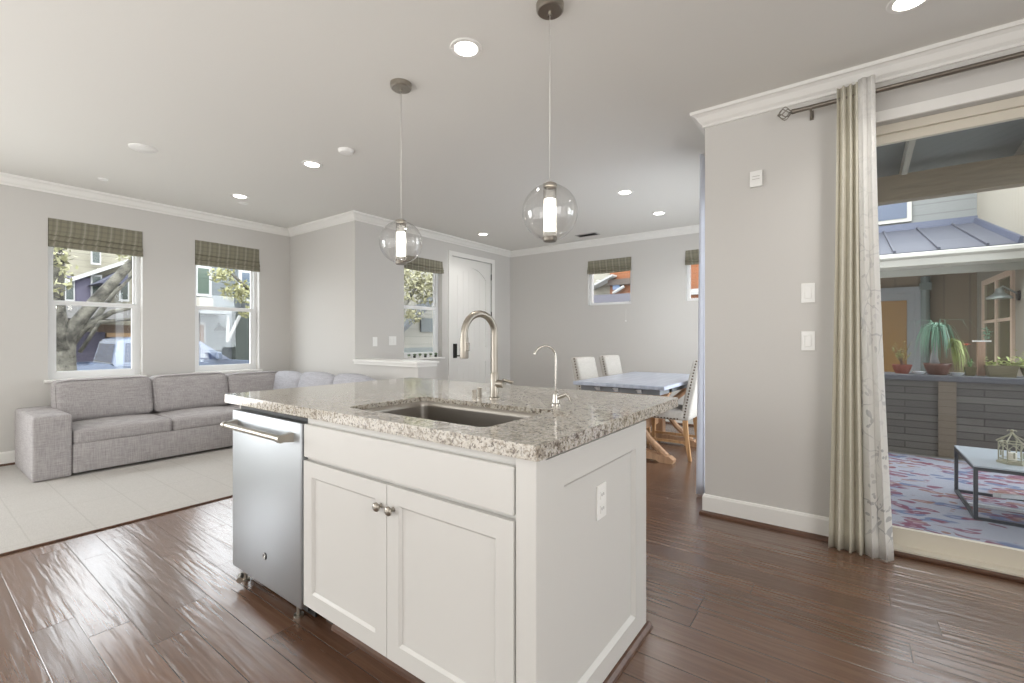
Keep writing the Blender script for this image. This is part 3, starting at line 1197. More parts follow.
# dishwasher
dw = thing('dishwasher', 'stainless steel dishwasher with bar handle at the island end', 'dishwasher', (-2.17, 1.3, 0))
DX0, DX1, DY = -2.447, -1.812, 0.998
bm = B()
box(bm, DX0, DX1, DY, DY + 0.035, 0.085, 0.852, 0.006, 3)
door = obj('door_panel', bm, STEEL, dw, smooth='auto')
bm = B()
box(bm, DX0 + 0.008, DX1 - 0.008, DY + 0.036, CY1 - 0.04, 0.06, 0.865)
obj('tub_body', bm, mat('dark_dishwasher_body', rgb(46, 46, 46), 0.5), dw)
bm = B()
box(bm, DX0 + 0.02, DX1 - 0.02, DY + 0.075, DY + 0.084, 0.012, 0.082)
obj('toe_panel', bm, mat('black_toe_panel', rgb(30, 30, 30), 0.45), dw)
bm = B()
hy_, hz_ = DY - 0.050, 0.787
tube(bm, [(DX0 + 0.045, hy_, hz_), (DX1 - 0.072, hy_, hz_)], 0.0135, 18)
for xx in (DX0 + 0.045, DX1 - 0.072):
    tube(bm, [(xx - 0.012, hy_, hz_), (xx + 0.012, hy_, hz_)], 0.0165, 18)
    hexa(bm, [(xx - 0.010, hy_, hz_ - 0.013), (xx + 0.010, hy_, hz_ - 0.013), (xx + 0.016, DY, hz_ - 0.020), (xx - 0.016, DY, hz_ - 0.020),
              (xx - 0.010, hy_, hz_ + 0.013), (xx + 0.010, hy_, hz_ + 0.013), (xx + 0.016, DY, hz_ + 0.020), (xx - 0.016, DY, hz_ + 0.020)])
obj('handle', bm, NICKEL, dw, smooth='auto')
bm = B()
lathe(bm, [(0.0, -0.003), (0.015, -0.003), (0.0165, 0.0), (0.0, 0.0)], (-2.115, DY, 0.222), 28, 'y')
bd = obj('badge', bm, mat('dark_badge', rgb(70, 72, 74), 0.3, 0.8), dw)
bm = B()
ring = [(-2.115 + 0.0125 * math.cos(a), DY - 0.0035, 0.222 + 0.0125 * math.sin(a)) for a in [2 * PI * i / 24 for i in range(25)]]
tube(bm, ring, 0.0009, 6)
tube(bm, [(-2.1195 + 0.004 * math.cos(a), DY - 0.0036, 0.222 + 0.0055 * math.sin(a)) for a in [PI * 0.3 + 1.5 * PI * i / 14 for i in range(15)]] + [(-2.118, DY - 0.0036, 0.221)], 0.0010, 6)
tube(bm, [(-2.1070 - 0.002, DY - 0.0036, 0.2275), (-2.1135, DY - 0.0036, 0.2270), (-2.1135, DY - 0.0036, 0.2165), (-2.1075, DY - 0.0036, 0.2165)], 0.0009, 6)
tube(bm, [(-2.1135, DY - 0.0036, 0.222), (-2.1085, DY - 0.0036, 0.222)], 0.0009, 6)
obj('badge_script', bm, CHROME, bd)
for xx in (-2.42, -1.92):
    bm = B()
    tube(bm, [(xx, DY + 0.05, 0.0), (xx, DY + 0.05, 0.065)], 0.009, 12)
    lathe(bm, [(0.0, 0.0), (0.02, 0.0), (0.02, 0.008), (0.0, 0.010)], (xx, DY + 0.05, 0), 18)
    obj('leveling_foot', bm, NICKEL, dw)
bm = B()
tube(bm, [(-2.400, DY + 0.02, 0.040), (-2.355, DY - 0.005, 0.040)], 0.014, 14)
obj('hinge_roller', bm, NICKEL, dw, smooth='auto')
# (the foot roller shows as a short metal stub under the door's left end)

# ------------------------------------------------------------------ pendants and ceiling fittings
TUBE = bpy.data.materials.new('lit_ribbed_diffuser')
TUBE.use_nodes = True
_p = TUBE.node_tree.nodes['Principled BSDF']
_p.inputs['Base Color'].default_value = rgb(245, 243, 238)
_p.inputs['Emission Color'].default_value = (1.0, 0.95, 0.87, 1)
_p.inputs['Emission Strength'].default_value = 7.0
RIB = m_glass('ribbed_clear_glass', (0.86, 0.85, 0.83, 1), 0.15, 1.6)
CORD = mat('clear_cord', rgb(205, 203, 198), 0.35)
GR = 0.128


def pendant(x, y, label):
    zc = 1.782
    r = thing('pendant_light', label, 'pendant light', (x, y, H), 'globe pendants over the island')
    bm = B()
    lathe(bm, [(0.0, H - 0.032), (0.055, H - 0.032), (0.062, H - 0.026), (0.064, H), (0.0, H)], (x, y, 0), 36)
    cn = obj('canopy', bm, NICKEL, r, smooth='auto')
    bm = B()
    lathe(bm, [(0.0, H - 0.050), (0.007, H - 0.050), (0.009, H - 0.03), (0.0, H - 0.03)], (x, y, 0), 16)
    obj('cord_grip', bm, CHROME, cn, smooth='auto')
    bm = B()
    tube(bm, [(x, y, zc + GR + 0.008), (x, y, H - 0.04)], 0.0022, 8)
    obj('cord', bm, CORD, r, smooth=True)
    bm = B()
    prof = [(0.026, zc + GR * 0.975)]
    for i in range(1, 24):
        a = PI / 2 - PI * i / 24
        prof.append((GR * math.cos(a), zc + GR * math.sin(a)))
    prof = [p for p in prof if p[0] >= 0.026]
    prof.append((0.026, zc - GR * 0.975))
    # open shell with a second inner skin
    n = 48
    rings = []
    for rr, z in prof:
        rings.append([bm.verts.new((x + rr * math.cos(2 * PI * k / n), y + rr * math.sin(2 * PI * k / n), z)) for k in range(n)])
    for a, b in zip(rings, rings[1:]):
        for k in range(n):
            bm.faces.new((a[k], a[(k + 1) % n], b[(k + 1) % n], b[k]))
    g = obj('glass_globe', bm, GLOBE, r, smooth=True)
    bm = B()
    lathe(bm, [(0.0, zc + GR + 0.008), (0.022, zc + GR + 0.008), (0.032, zc + GR + 0.002), (0.033, zc + GR - 0.012), (0.029, zc + GR - 0.014), (0.0, zc + GR - 0.014)], (x, y, 0), 32)
    obj('top_cap', bm, NICKEL, r, smooth='auto')
    bm = B()
    lathe(bm, [(0.0, zc - GR - 0.006), (0.029, zc - GR - 0.006), (0.033, zc - GR + 0.002), (0.033, zc - GR + 0.014), (0.0, zc - GR + 0.014)], (x, y, 0), 32)
    obj('bottom_cap', bm, DNICK, r, smooth='auto')
    bm = B()
    lathe(bm, [(0.0285, zc - GR + 0.014), (0.0285, zc + GR - 0.014)], (x, y, 0), 72, ribs=24, ribamp=0.0016)
    obj('ribbed_sleeve', bm, RIB, r, smooth=True)
    bm = B()
    lathe(bm, [(0.0, zc - 0.085), (0.024, zc - 0.083), (0.0255, zc - 0.078), (0.0255, zc + 0.055), (0.024, zc + 0.060), (0.0, zc + 0.062)], (x, y, 0), 24)
    obj('lamp_tube', bm, TUBE, r, smooth='auto')
    add_light('pendant_glow', 'POINT', (x, y, zc), (0, 0, 0), 13.0, (1.0, 0.96, 0.90), 0.03).parent = None


pendant(-2.185, 1.832, 'clear globe pendant hanging above the dishwasher end, the further one')
pendant(-1.114, 1.806, 'larger-looking clear globe pendant hanging nearer, right of the other')

LENS = mat('downlight_lens', rgb(250, 248, 240), 0.4, emit=(1.0, 0.96, 0.9, 1), emit_s=7.0)


def downlight(x, y, label, power=34.0):
    r = thing('recessed_downlight', label, 'ceiling light', (x, y, H), 'recessed ceiling lights')
    bm = B()
    lathe(bm, [(0.0, H - 0.004), (0.060, H - 0.004), (0.064, H - 0.007), (0.082, H - 0.006), (0.086, H), (0.0, H)], (x, y, 0), 36)
    obj('trim_ring', bm, TRIM, r, smooth='auto')
    bm = B()
    lathe(bm, [(0.0, H - 0.0065), (0.059, H - 0.0065), (0.060, H - 0.004), (0.0, H - 0.004)], (x, y, 0), 32)
    obj('lens', bm, LENS, r, smooth='auto')
    l = add_light('downlight_beam', 'SPOT', (x, y, H - 0.012), (0, 0, 0), power, (1.0, 0.97, 0.94), 0.05, spot=math.radians(130))


for x, y, lab in ((-1.637, 1.81, 'bright recessed ceiling light between the two globe pendants'),
                  (-3.819, 2.206, 'recessed ceiling light beside the round smoke detector'),
                  (-5.303, 2.24, 'recessed ceiling light nearest the living room windows'),
                  (-1.901, 4.58, 'recessed ceiling light over the near end of the dining table'),
                  (-1.883, 5.594, 'recessed ceiling light furthest back over the dining table'),
                  (-4.349, 5.179, 'recessed ceiling light in front of the entry door'),
                  (0.221, 2.752, 'recessed ceiling light cut by the top edge near the patio door')):
    downlight(x, y, lab)
for x, y in ((-3.8, -0.6), (-1.6, -0.6), (0.6, 0.2)):
    add_light('kitchen_fill_spot', 'SPOT', (x, y, H - 0.012), (0, 0, 0), 6.0, (1.0, 0.97, 0.94), 0.05, spot=math.radians(130))  # spots added behind the camera, without fittings

bm = B()
lathe(bm, [(0.0, H - 0.030), (0.035, H - 0.030), (0.052, H - 0.024), (0.060, H - 0.012), (0.062, H), (0.0, H)], (-3.312, 2.207, 0), 32)
tag(obj('smoke_detector', bm, PLASTIC, smooth='auto'), 'round white smoke detector on the ceiling beside a recessed light', 'smoke detector')
bm = B()
lathe(bm, [(0.0, H - 0.012), (0.085, H - 0.012), (0.092, H - 0.008), (0.094, H), (0.0, H)], (-4.598, 1.21, 0), 36)
tag(obj('ceiling_speaker', bm, PLASTIC, smooth='auto'), 'large flat white disc on the ceiling above the sofa', 'ceiling disc')
bm = B()
lathe(bm, [(0.0, H - 0.010), (0.035, H - 0.010), (0.040, H), (0.0, H)], (-5.803, 1.216, 0), 28)
tag(obj('sprinkler_cover', bm, PLASTIC, smooth='auto'), 'small flat white disc on the ceiling close to the window wall', 'ceiling disc')
bm = B()
lathe(bm, [(0.0, H - 0.006), (0.045, H - 0.006), (0.050, H), (0.0, H)], (-5.55, 2.38, 0), 28)
tag(obj('sprinkler_cover', bm, PLASTIC, smooth='auto'), 'small flat white disc on the ceiling beside the light nearest the windows', 'ceiling disc')
r = thing('ceiling_vent', 'small slatted air vent in the ceiling near the back wall', 'air vent', (-3.13, 6.13, H))
bm = B()
vx0, vx1, vy0, vy1 = -3.30, -2.96, 6.05, 6.21
ring_slab(bm, rrect(vx0, vx1, vy0, vy1, 0.004, 1), rrect(vx0 + 0.02, vx1 - 0.02, vy0 + 0.02, vy1 - 0.02, 0.002, 1), H - 0.008, H)
obj('vent_frame', bm, mat('vent_grey', rgb(180, 178, 172), 0.5), r)
bm = B()
box(bm, vx0 + 0.01, vx1 - 0.01, vy0 + 0.01, vy1 - 0.01, H - 0.0015, H - 0.0005)
for i in range(7):
    yy = vy0 + 0.028 + i * 0.0175
    hexa(bm, [(vx0 + 0.02, yy, H - 0.007), (vx1 - 0.02, yy, H - 0.007), (vx1 - 0.02, yy + 0.003, H - 0.006), (vx0 + 0.02, yy + 0.003, H - 0.006),
              (vx0 + 0.02, yy + 0.008, H - 0.001), (vx1 - 0.02, yy + 0.008, H - 0.001), (vx1 - 0.02, yy + 0.010, H - 0.001), (vx0 + 0.02, yy + 0.010, H - 0.001)])
obj('louvres', bm, mat('vent_dark', rgb(96, 94, 90), 0.6), r)

# ------------------------------------------------------------------ sectional sofa
so = thing('sectional_sofa', 'grey linen L-shaped sectional sofa under the two windows', 'sofa', (-5.9, 2.0, 0))
bx0, bx1 = -6.34, -5.412
bm = B()
cushion(bm, -6.30, bx1, 0.688, 0.935, 0.007, 0.545, 0.022, (0.006, 0.004, 0.012), 14)
obj('armrest', bm, SOFA, so, smooth=True)
bm = B()
box(bm, -6.30, bx1 + 0.006, 0.936, 3.28, 0.03, 0.285, 0.012, 2)
box(bm, -5.42, -4.02, 2.38, 3.28, 0.03, 0.285, 0.012, 2)
obj('base', bm, SOFA, so, smooth='auto')
bm = B()
cushion(bm, -6.33, -6.12, 0.936, 3.30, 0.285, 0.70, 0.03, (0, 0, 0), 10)
cushion(bm, -6.10, -4.02, 3.14, 3.32, 0.285, 0.70, 0.03, (0, 0, 0), 10)
obj('back_frame', bm, SOFA, so, smooth=True)
bm = B()
cushion(bm, -4.02, -3.82, 2.38, 3.30, 0.018, 0.548, 0.022, (0.006, 0.004, 0.012), 14)
obj('armrest', bm, SOFA, so, smooth=True)


def seam(bm, pts, r=0.005):
    tube(bm, pts, r, 6)


for (ya, yb) in ((0.940, 1.660), (1.664, 2.375)):
    bm = B()
    cushion(bm, -6.10, bx1 + 0.012, ya, yb, 0.272, 0.405, 0.035, (0.008, 0.003, 0.022), 16)
    obj('seat_cushion', bm, SOFA, so, smooth=True)
bm = B()
cushion(bm, -6.10, -5.42, 2.379, 3.16, 0.272, 0.405, 0.035, (0.0, 0.003, 0.015), 14)
obj('seat_cushion', bm, SOFA, so, smooth=True)
for (xa, xb) in ((-5.416, -4.72), (-4.716, -4.024)):
    bm = B()
    cushion(bm, xa, xb, 2.37, 3.16, 0.272, 0.405, 0.035, (0.0, 0.008, 0.02), 14)
    obj('seat_cushion', bm, SOFA, so, smooth=True)


def back_cushion(ya, yb, top, lean=0.10):
    """standing back cushion against the window wall, leaning"""
    bm = B()
    cushion(bm, -6.17, -5.99, ya, yb, 0.415, top, 0.05, (0.030, 0.004, 0.010), 18)
    for v in bm.verts:
        k = (v.co.z - 0.415) / (top - 0.415)
        v.co.x += (1 - k) * lean
    return bm


for ya, yb, top in ((0.900, 1.650, 0.800), (1.655, 2.385, 0.795), (2.390, 3.08, 0.770)):
    bm = back_cushion(ya, yb, top)
    c = obj('back_cushion', bm, SOFA, so, smooth=True)
    bm = B()
    zc_ = (0.415 + top) / 2
    pts = []
    for (yy, zz) in ((ya + 0.03, 0.45), (ya + 0.012, 0.52), (ya + 0.010, top - 0.07), (ya + 0.03, top - 0.015), (ya + 0.10, top - 0.003), (yb - 0.10, top - 0.003), (yb - 0.03, top - 0.015), (yb - 0.010, top - 0.07), (yb - 0.012, 0.52), (yb - 0.03, 0.45)):
        k = (zz - 0.415) / (top - 0.415)
        pts.append((-6.005 + (1 - k) * 0.10, yy, zz))
    tube(bm, pts, 0.006, 6)
    obj('piping', bm, SOFA, c, smooth=True)
for xa, xb, top, sag in ((-6.02, -5.42, 0.775, 0.02), (-5.40, -4.70, 0.790, 0.03), (-4.69, -4.05, 0.800, 0.03)):
    bm = B()
    cushion(bm, xa, xb, 2.96, 3.12, 0.415, top, 0.055, (0.0, 0.030, 0.012), 16)
    cx = (xa + xb) / 2
    for v in bm.verts:
        k = (v.co.z - 0.415) / (top - 0.415)
        v.co.y -= (1 - k) * 0.09
        if k > 0.5:      # slumped right-hand corner
            v.co.z -= 0.05 * max(0, (v.co.x - cx) / (xb - cx)) ** 1.5 * (k - 0.5) * 2
    obj('back_cushion', bm, SOFA_LIT, so, smooth=True)
for (xx, yy) in ((-6.25, 0.74), (-5.48, 0.74), (-5.48, 2.3), (-4.1, 2.43), (-4.1, 3.22), (-6.25, 3.2)):
    bm = B()
    box(bm, xx - 0.03, xx + 0.03, yy - 0.03, yy + 0.03, 0.006, 0.032)
    obj('foot', bm, BLACK, so)

# ------------------------------------------------------------------ dining table and chairs
TX0, TX1, TY0, TY1 = -2.25, -1.33, 4.09, 5.75
TOPM = mat('blue_grey_painted_top', rgb(176, 184, 200), 0.28, spec=0.6)
_t = NT(TOPM)
_n = _t.noise(_t.scale(_t.world(), (20, 2, 1)), 1.0, 4, 0.6)
_t.base(_t.ramp(_n.outputs['Fac'], [(0.3, rgb(160, 168, 184)), (0.7, rgb(190, 196, 210))]))
dt = thing('dining_table', 'trestle dining table with a blue-grey top and pine legs', 'table', ((TX0 + TX1) / 2, (TY0 + TY1) / 2, 0))
bm = B()
box(bm, TX0, TX1, TY0, TY1, 0.734, 0.77, 0.006, 2)
obj('tabletop', bm, TOPM, dt)
bm = B()
APR = m_paint('grey_apron_paint', rgb(120, 122, 124), 0.6, 0.0)
box(bm, TX0 + 0.06, TX1 - 0.06, TY0 + 0.06, TY0 + 0.08, 0.680, 0.733)
box(bm, TX0 + 0.06, TX1 - 0.06, TY1 - 0.08, TY1 - 0.06, 0.680, 0.733)
box(bm, TX0 + 0.06, TX0 + 0.08, TY0 + 0.08, TY1 - 0.08, 0.680, 0.733)
box(bm, TX1 - 0.08, TX1 - 0.06, TY0 + 0.08, TY1 - 0.08, 0.680, 0.733)
obj('apron', bm, APR, dt)
for xx in (TX0 + 0.25, -1.81, TX1 - 0.25):
    bm = B()
    hexa(bm, [(xx - 0.02, TY0 + 0.06, 0.69), (xx + 0.02, TY0 + 0.06, 0.69), (xx + 0.02, TY0 + 0.06, 0.69), (xx - 0.02, TY0 + 0.06, 0.69),
              (xx - 0.02, TY0 + 0.01, 0.724), (xx + 0.02, TY0 + 0.01, 0.724), (xx + 0.02, TY0 + 0.06, 0.724), (xx - 0.02, TY0 + 0.06, 0.724)])
    obj('bracket', bm, VINYL, dt)
for ty in (4.46, 5.32):
    cx = (TX0 + TX1) / 2
    bm = B()
    # foot with raised, chamfered ends
    prism(bm, [(cx - 0.43, 0.0), (cx - 0.30, 0.0), (cx - 0.27, 0.02), (cx + 0.27, 0.02), (cx + 0.30, 0.0), (cx + 0.43, 0.0), (cx + 0.44, 0.035), (cx + 0.40, 0.065),
               (cx + 0.12, 0.10), (cx - 0.12, 0.10), (cx - 0.40, 0.065), (cx - 0.44, 0.035)], (ty - 0.045, ty + 0.045), 'y')
    # post and cross beam
    box(bm, cx - 0.06, cx + 0.06, ty - 0.05, ty + 0.05, 0.09, 0.64, 0.005, 1)
    prism(bm, [(cx - 0.40, 0.675), (cx - 0.36, 0.62), (cx + 0.36, 0.62), (cx + 0.40, 0.675), (cx + 0.40, 0.733), (cx - 0.40, 0.733)], (ty - 0.04, ty + 0.04), 'y')
    # curved braces
    for s in (-1, 1):
        tube(bm, [(cx + s * 0.36, ty, 0.06), (cx + s * 0.20, ty, 0.20), (cx + s * 0.07, ty, 0.36)], [0.035, 0.032, 0.03], 8)
        tube(bm, [(cx + s * 0.33, ty, 0.64), (cx + s * 0.19, ty, 0.52), (cx + s * 0.06, ty, 0.38)], [0.03, 0.03, 0.03], 8)
    obj('trestle', bm, PINE, dt)
bm = B()
box(bm, -1.84, -1.78, 4.46 + 0.05, 5.32 - 0.05, 0.22, 0.32, 0.004, 1)
obj('stretcher', bm, PINE, dt)

NAIL = mat('antique_brass_nailheads', rgb(92, 78, 62), 0.35, 0.9)
CHL = ['cream nailhead dining chair at the table\'s left side, the nearer of two']
ch = thing('dining_chair', CHL[0], 'chair', (0, 0, 0), 'nailhead dining chairs')
# local frame: chair faces +X
bm = B()
cushion(bm, -0.22, 0.26, -0.235, 0.235, 0.395, 0.495, 0.022, (0.004, 0.002, 0.014), 12)
obj('seat', bm, LINEN, ch, smooth=True)


def back_x(z):
    k = (z - 0.40) / 0.62
    return -0.215 - 0.125 * k ** 1.15 if k > 0 else -0.215


bm = B()
cushion(bm, -0.262, -0.175, -0.232, 0.232, 0.40, 1.00, 0.020, (0.012, 0.0, 0.006), 14)
for v in bm.verts:
    v.co.x += back_x(v.co.z) + 0.215
obj('backrest', bm, LINEN, ch, smooth=True)
for s in (-1, 1):
    bm = B()
    for i in range(20):
        z = 0.43 + i * 0.0295
        x = -0.212 + back_x(z) + 0.215 + 0.002
        lathe(bm, [(0.0, s * 0.0050), (0.0060, s * 0.0035), (0.0088, 0.0)], (x, s * 0.2325, z), 8, 'y')
    obj('nailhead_trim', bm, NAIL, ch, smooth=True)
    bm = B()
    for i in range(13):
        x = -0.15 + i * 0.032
        lathe(bm, [(0.0, s * 0.0050), (0.0060, s * 0.0035), (0.0088, 0.0)], (x, s * 0.2355, 0.408), 8, 'y')
    obj('nailhead_trim', bm, NAIL, ch, smooth=True)
bm = B()
for i in range(13):
    lathe(bm, [(0.0072, 0.0), (0.005, 0.003), (0.0, 0.004)], (0.2605, -0.20 + i * 0.0333, 0.408), 8, 'x')
obj('nailhead_trim', bm, NAIL, ch, smooth=True)
for s in (-1, 1):
    bm = B()
    y = s * 0.200
    hexa(bm, [(0.215, y - 0.014, 0), (0.243, y - 0.014, 0), (0.243, y + 0.014, 0), (0.215, y + 0.014, 0),
              (0.205, y - 0.022, 0.40), (0.250, y - 0.022, 0.40), (0.250, y + 0.022, 0.40), (0.205, y + 0.022, 0.40)])
    obj('leg', bm, OAK, ch)
    bm = B()
    rings = []
    for z, x, w in ((0.0, -0.262, 0.014), (0.10, -0.247, 0.016), (0.22, -0.230, 0.019), (0.33, -0.219, 0.022), (0.405, -0.215, 0.024)):
        rings.append([bm.verts.new((x + a * w, y + b * 0.017, z)) for a, b in ((-1, -1), (1, -1), (1, 1), (-1, 1))])
    for a, b in zip(rings, rings[1:]):
        for k in range(4):
            bm.faces.new((a[k], a[(k + 1) % 4], b[(k + 1) % 4], b[k]))
    bm.faces.new(rings[0][::-1])
    bm.faces.new(rings[-1])
    obj('leg', bm, OAK, ch)
    bm = B()
    box(bm, -0.245, 0.22, y - 0.009, y + 0.009, 0.16, 0.185)
    obj('stretcher', bm, OAK, ch)
ch.scale = (1.0, 0.93, 0.99)
ch.location = (-2.07, 4.60, 0)
dup(ch, (-2.07, 5.30, 0), 0.0, 'cream nailhead dining chair at the table\'s left side, the further of two')
dup(ch, (-1.52, 4.83, 0), PI, 'cream nailhead dining chair seen from its side at the table\'s right')

# ------------------------------------------------------------------ curtains and rod
rod = thing('curtain_rod', 'long nickel double curtain rod above the patio door', 'curtain rod', (0.9, 3.22, 2.565))
bm = B()
tube(bm, [(-0.275, 3.222, 2.565), (2.5, 3.222, 2.565)], 0.0130, 14)
obj('front_rod', bm, DNICK, rod, smooth='auto')
bm = B()
tube(bm, [(-0.20, 3.268, 2.575), (2.5, 3.268, 2.575)], 0.006, 10)
obj('rear_rod', bm, DNICK, rod, smooth='auto')
bm = B()
for k in range(6):
    pts = []
    for i in range(9):
        s = i / 8
        rr = 0.033 * math.sin(PI * s) + 0.004
        a = k * PI / 3 + s * 1.6
        pts.append((-0.350 + 0.066 * s, 3.222 + rr * math.cos(a), 2.565 + rr * math.sin(a)))
    tube(bm, pts, 0.0028, 6)
lathe(bm, [(0.0, -0.358), (0.007, -0.354), (0.007, -0.348), (0.0, -0.345)], (0, 3.222, 2.565), 14, 'x')
lathe(bm, [(0.0, -0.288), (0.010, -0.286), (0.0145, -0.280), (0.0145, -0.262), (0.0, -0.260)], (0, 3.222, 2.565), 18, 'x')
obj('cage_finial', bm, DNICK, rod, smooth='auto')
for xx in (-0.185, 2.35):
    bm = B()
    box(bm, xx - 0.010, xx + 0.010, YR - 0.006, YR, 2.525, 2.580)
    tube(bm, [(xx, YR - 0.003, 2.545), (xx, 3.222, 2.545)], 0.006, 10)
    tube(bm, [(xx - 0.006, 3.222, 2.560), (xx + 0.006, 3.222, 2.560)], 0.0165, 14)
    obj('bracket', bm, DNICK, rod, smooth='auto')

CURT = m_fabric('sage_beige_drape', rgb(200, 196, 180), rgb(210, 206, 192), 3.0)
SHEER = mat('leaf_print_sheer', rgb(236, 235, 230), 0.9, spec=0.1)
t = NT(SHEER)
P = t.sep(t.coord('Object'))
w = t.coord('Object')
# leafy sprays: thin wandering stems with teardrop leaves, faded towards the top to paint in backlight
vec = t.comb(t.math('MULTIPLY', P[0], 1.0), t.math('MULTIPLY', P[2], 0.62), 0.0)
nz = t.noise(vec, 7, 2, 0.5)
wv = t.new('ShaderNodeVectorMath', operation='ADD')
t.link(vec, wv.inputs[0])
sc = t.new('ShaderNodeVectorMath', operation='SCALE')
t.link(nz.outputs['Color'], sc.inputs[0])
sc.inputs['Scale'].default_value = 0.10
t.link(sc.outputs[0], wv.inputs[1])
v1 = t.voro(t.scale(wv.outputs[0], (1.6, 1, 1), rot=(0, 0, 0.7)), 26, 'SMOOTH_F1')
v1b = t.voro(t.scale(wv.outputs[0], (1, 1.7, 1), rot=(0, 0, 0.5)), 23, 'F1')
leaf1 = t.math('LESS_THAN', v1.outputs['Distance'], 0.20)
leaf2 = t.math('LESS_THAN', v1b.outputs['Distance'], 0.24)
st_ = t.voro(wv.outputs[0], 11, 'DISTANCE_TO_EDGE')
stem = t.math('LESS_THAN', st_.outputs['Distance'], 0.018)
lf = t.math('MAXIMUM', t.math('MAXIMUM', leaf1, leaf2), stem)
backlight_fade = t.math('SUBTRACT', 1.0, t.math('MULTIPLY', P[2], 0.42))
backlight_fade = t.math('MINIMUM', t.math('MAXIMUM', backlight_fade, 0.12), 0.75)
mask = t.ramp(t.noise(vec, 6, 2).outputs['Fac'], [(0.42, (0.15, 0.15, 0.15, 1)), (0.52, (1, 1, 1, 1))])
f = t.math('MULTIPLY', t.math('MULTIPLY', lf, backlight_fade), mask)
t.base(t.mix(f, rgb(240, 239, 235), rgb(168, 169, 171)))
# thin cloth lets a little light through
tl = t.new('ShaderNodeBsdfTranslucent')
tl.inputs['Color'].default_value = rgb(232, 231, 226)
tp = t.new('ShaderNodeBsdfTransparent')
mx = t.new('ShaderNodeMixShader')
mx.inputs[0].default_value = 0.18
mx2 = t.new('ShaderNodeMixShader')
mx2.inputs[0].default_value = 0.03
out = [n for n in t.t.nodes if n.type == 'OUTPUT_MATERIAL'][0]
t.link(t.p.outputs[0], mx.inputs[1])
t.link(tl.outputs[0], mx.inputs[2])
t.link(mx.outputs[0], mx2.inputs[1])
t.link(tp.outputs[0], mx2.inputs[2])
t.link(mx2.outputs[0], out.inputs[0])


def drape(bm, top, bot, y, zt, zb, folds, amp_t, amp_b, nz=26, seed=0, th=0.0012, axis='x', hem=0.0):
    """pleated cloth from (top x0,x1) at zt to (bot x0,x1) at zb"""
    rnd = random.Random(seed)
    ph = [rnd.uniform(-0.35, 0.35) for _ in range(folds + 2)]
    nu = folds * 14
    front = []
    for j in range(nz + 1):
        k = j / nz
        z = zt + (zb - zt) * k
        row = []
        for i in range(nu + 1):
            s = i / nu
            x = (top[0] + (top[1] - top[0]) * s) * (1 - k ** 1.6) + (bot[0] + (bot[1] - bot[0]) * s) * k ** 1.6
            a = (amp_t + (amp_b - amp_t) * k)
            f = s * folds
            idx = int(min(f, folds - 1e-6))
            pf = ph[idx] * (1 - (f - idx)) + ph[idx + 1] * (f - idx)
            yy = y + a * math.sin(2 * PI * (f + pf * (0.5 + 0.5 * k)))
            xx = x + a * 0.35 * math.sin(4 * PI * (f + pf))
            zz = z + (hem * math.sin(2 * PI * f + 1.0) if j == nz else 0)
            row.append((xx, yy, zz) if axis == 'x' else (yy, xx, zz))
        front.append(row)
    V = [[bm.verts.new(p) for p in row] for row in front]
    for j in range(nz):
        for i in range(nu):
            bm.faces.new((V[j][i], V[j][i + 1], V[j + 1][i + 1], V[j + 1][i]))


c1 = thing('window_curtain', 'sage-beige pleated curtain panel hanging full length left of the patio door', 'curtain', (-0.02, 3.2, 0), 'patio door curtains')
bm = B()
drape(bm, (-0.052, 0.040), (-0.088, 0.062), 3.205, 2.625, 0.004, 3, 0.020, 0.032, seed=3)
o = obj('curtain_panel', bm, CURT, c1, smooth=True)
md = o.modifiers.new('cloth', 'SOLIDIFY')
md.thickness = 0.002
c2 = thing('window_curtain', 'white curtain panel printed with grey leaves beside the patio door', 'curtain', (0.11, 3.2, 0), 'patio door curtains')
bm = B()
drape(bm, (0.034, 0.110), (0.064, 0.186), 3.188, 2.640, 0.004, 2, 0.010, 0.030, seed=5)
o = obj('curtain_panel', bm, SHEER, c2, smooth=True)
md = o.modifiers.new('cloth', 'SOLIDIFY')
md.thickness = 0.0015
c3 = thing('window_curtain', 'white curtain edge showing past the corner of the dining area', 'curtain', (-0.97, 3.98, 0))
bm = B()
drape(bm, (3.70, 4.04), (3.66, 4.06), -0.918, 2.62, 0.012, 5, 0.018, 0.030, seed=8, axis='y')
PW = mat('plain_white_sheer', rgb(236, 238, 244), 0.9, spec=0.1)
t = NT(PW)
tl = t.new('ShaderNodeBsdfTranslucent')
tl.inputs['Color'].default_value = rgb(236, 238, 244)
mx = t.new('ShaderNodeMixShader')
mx.inputs[0].default_value = 0.5
out = [n for n in t.t.nodes if n.type == 'OUTPUT_MATERIAL'][0]
t.link(t.p.outputs[0], mx.inputs[1])
t.link(tl.outputs[0], mx.inputs[2])
t.link(mx.outputs[0], out.inputs[0])
o = obj('curtain_panel', bm, PW, c3, smooth=True)
md = o.modifiers.new('cloth', 'SOLIDIFY')
md.thickness = 0.0015
bm = B()
tube(bm, [(-0.90, 3.80, 2.60), (-0.90, 6.4, 2.60)], 0.008, 10)
tube(bm, [(XC, 3.86, 2.60), (-0.90, 3.86, 2.60)], 0.006, 8)
tube(bm, [(XC, 6.38, 2.60), (-0.90, 6.38, 2.60)], 0.006, 8)
obj('curtain_rod', bm, DNICK, c3, smooth='auto')

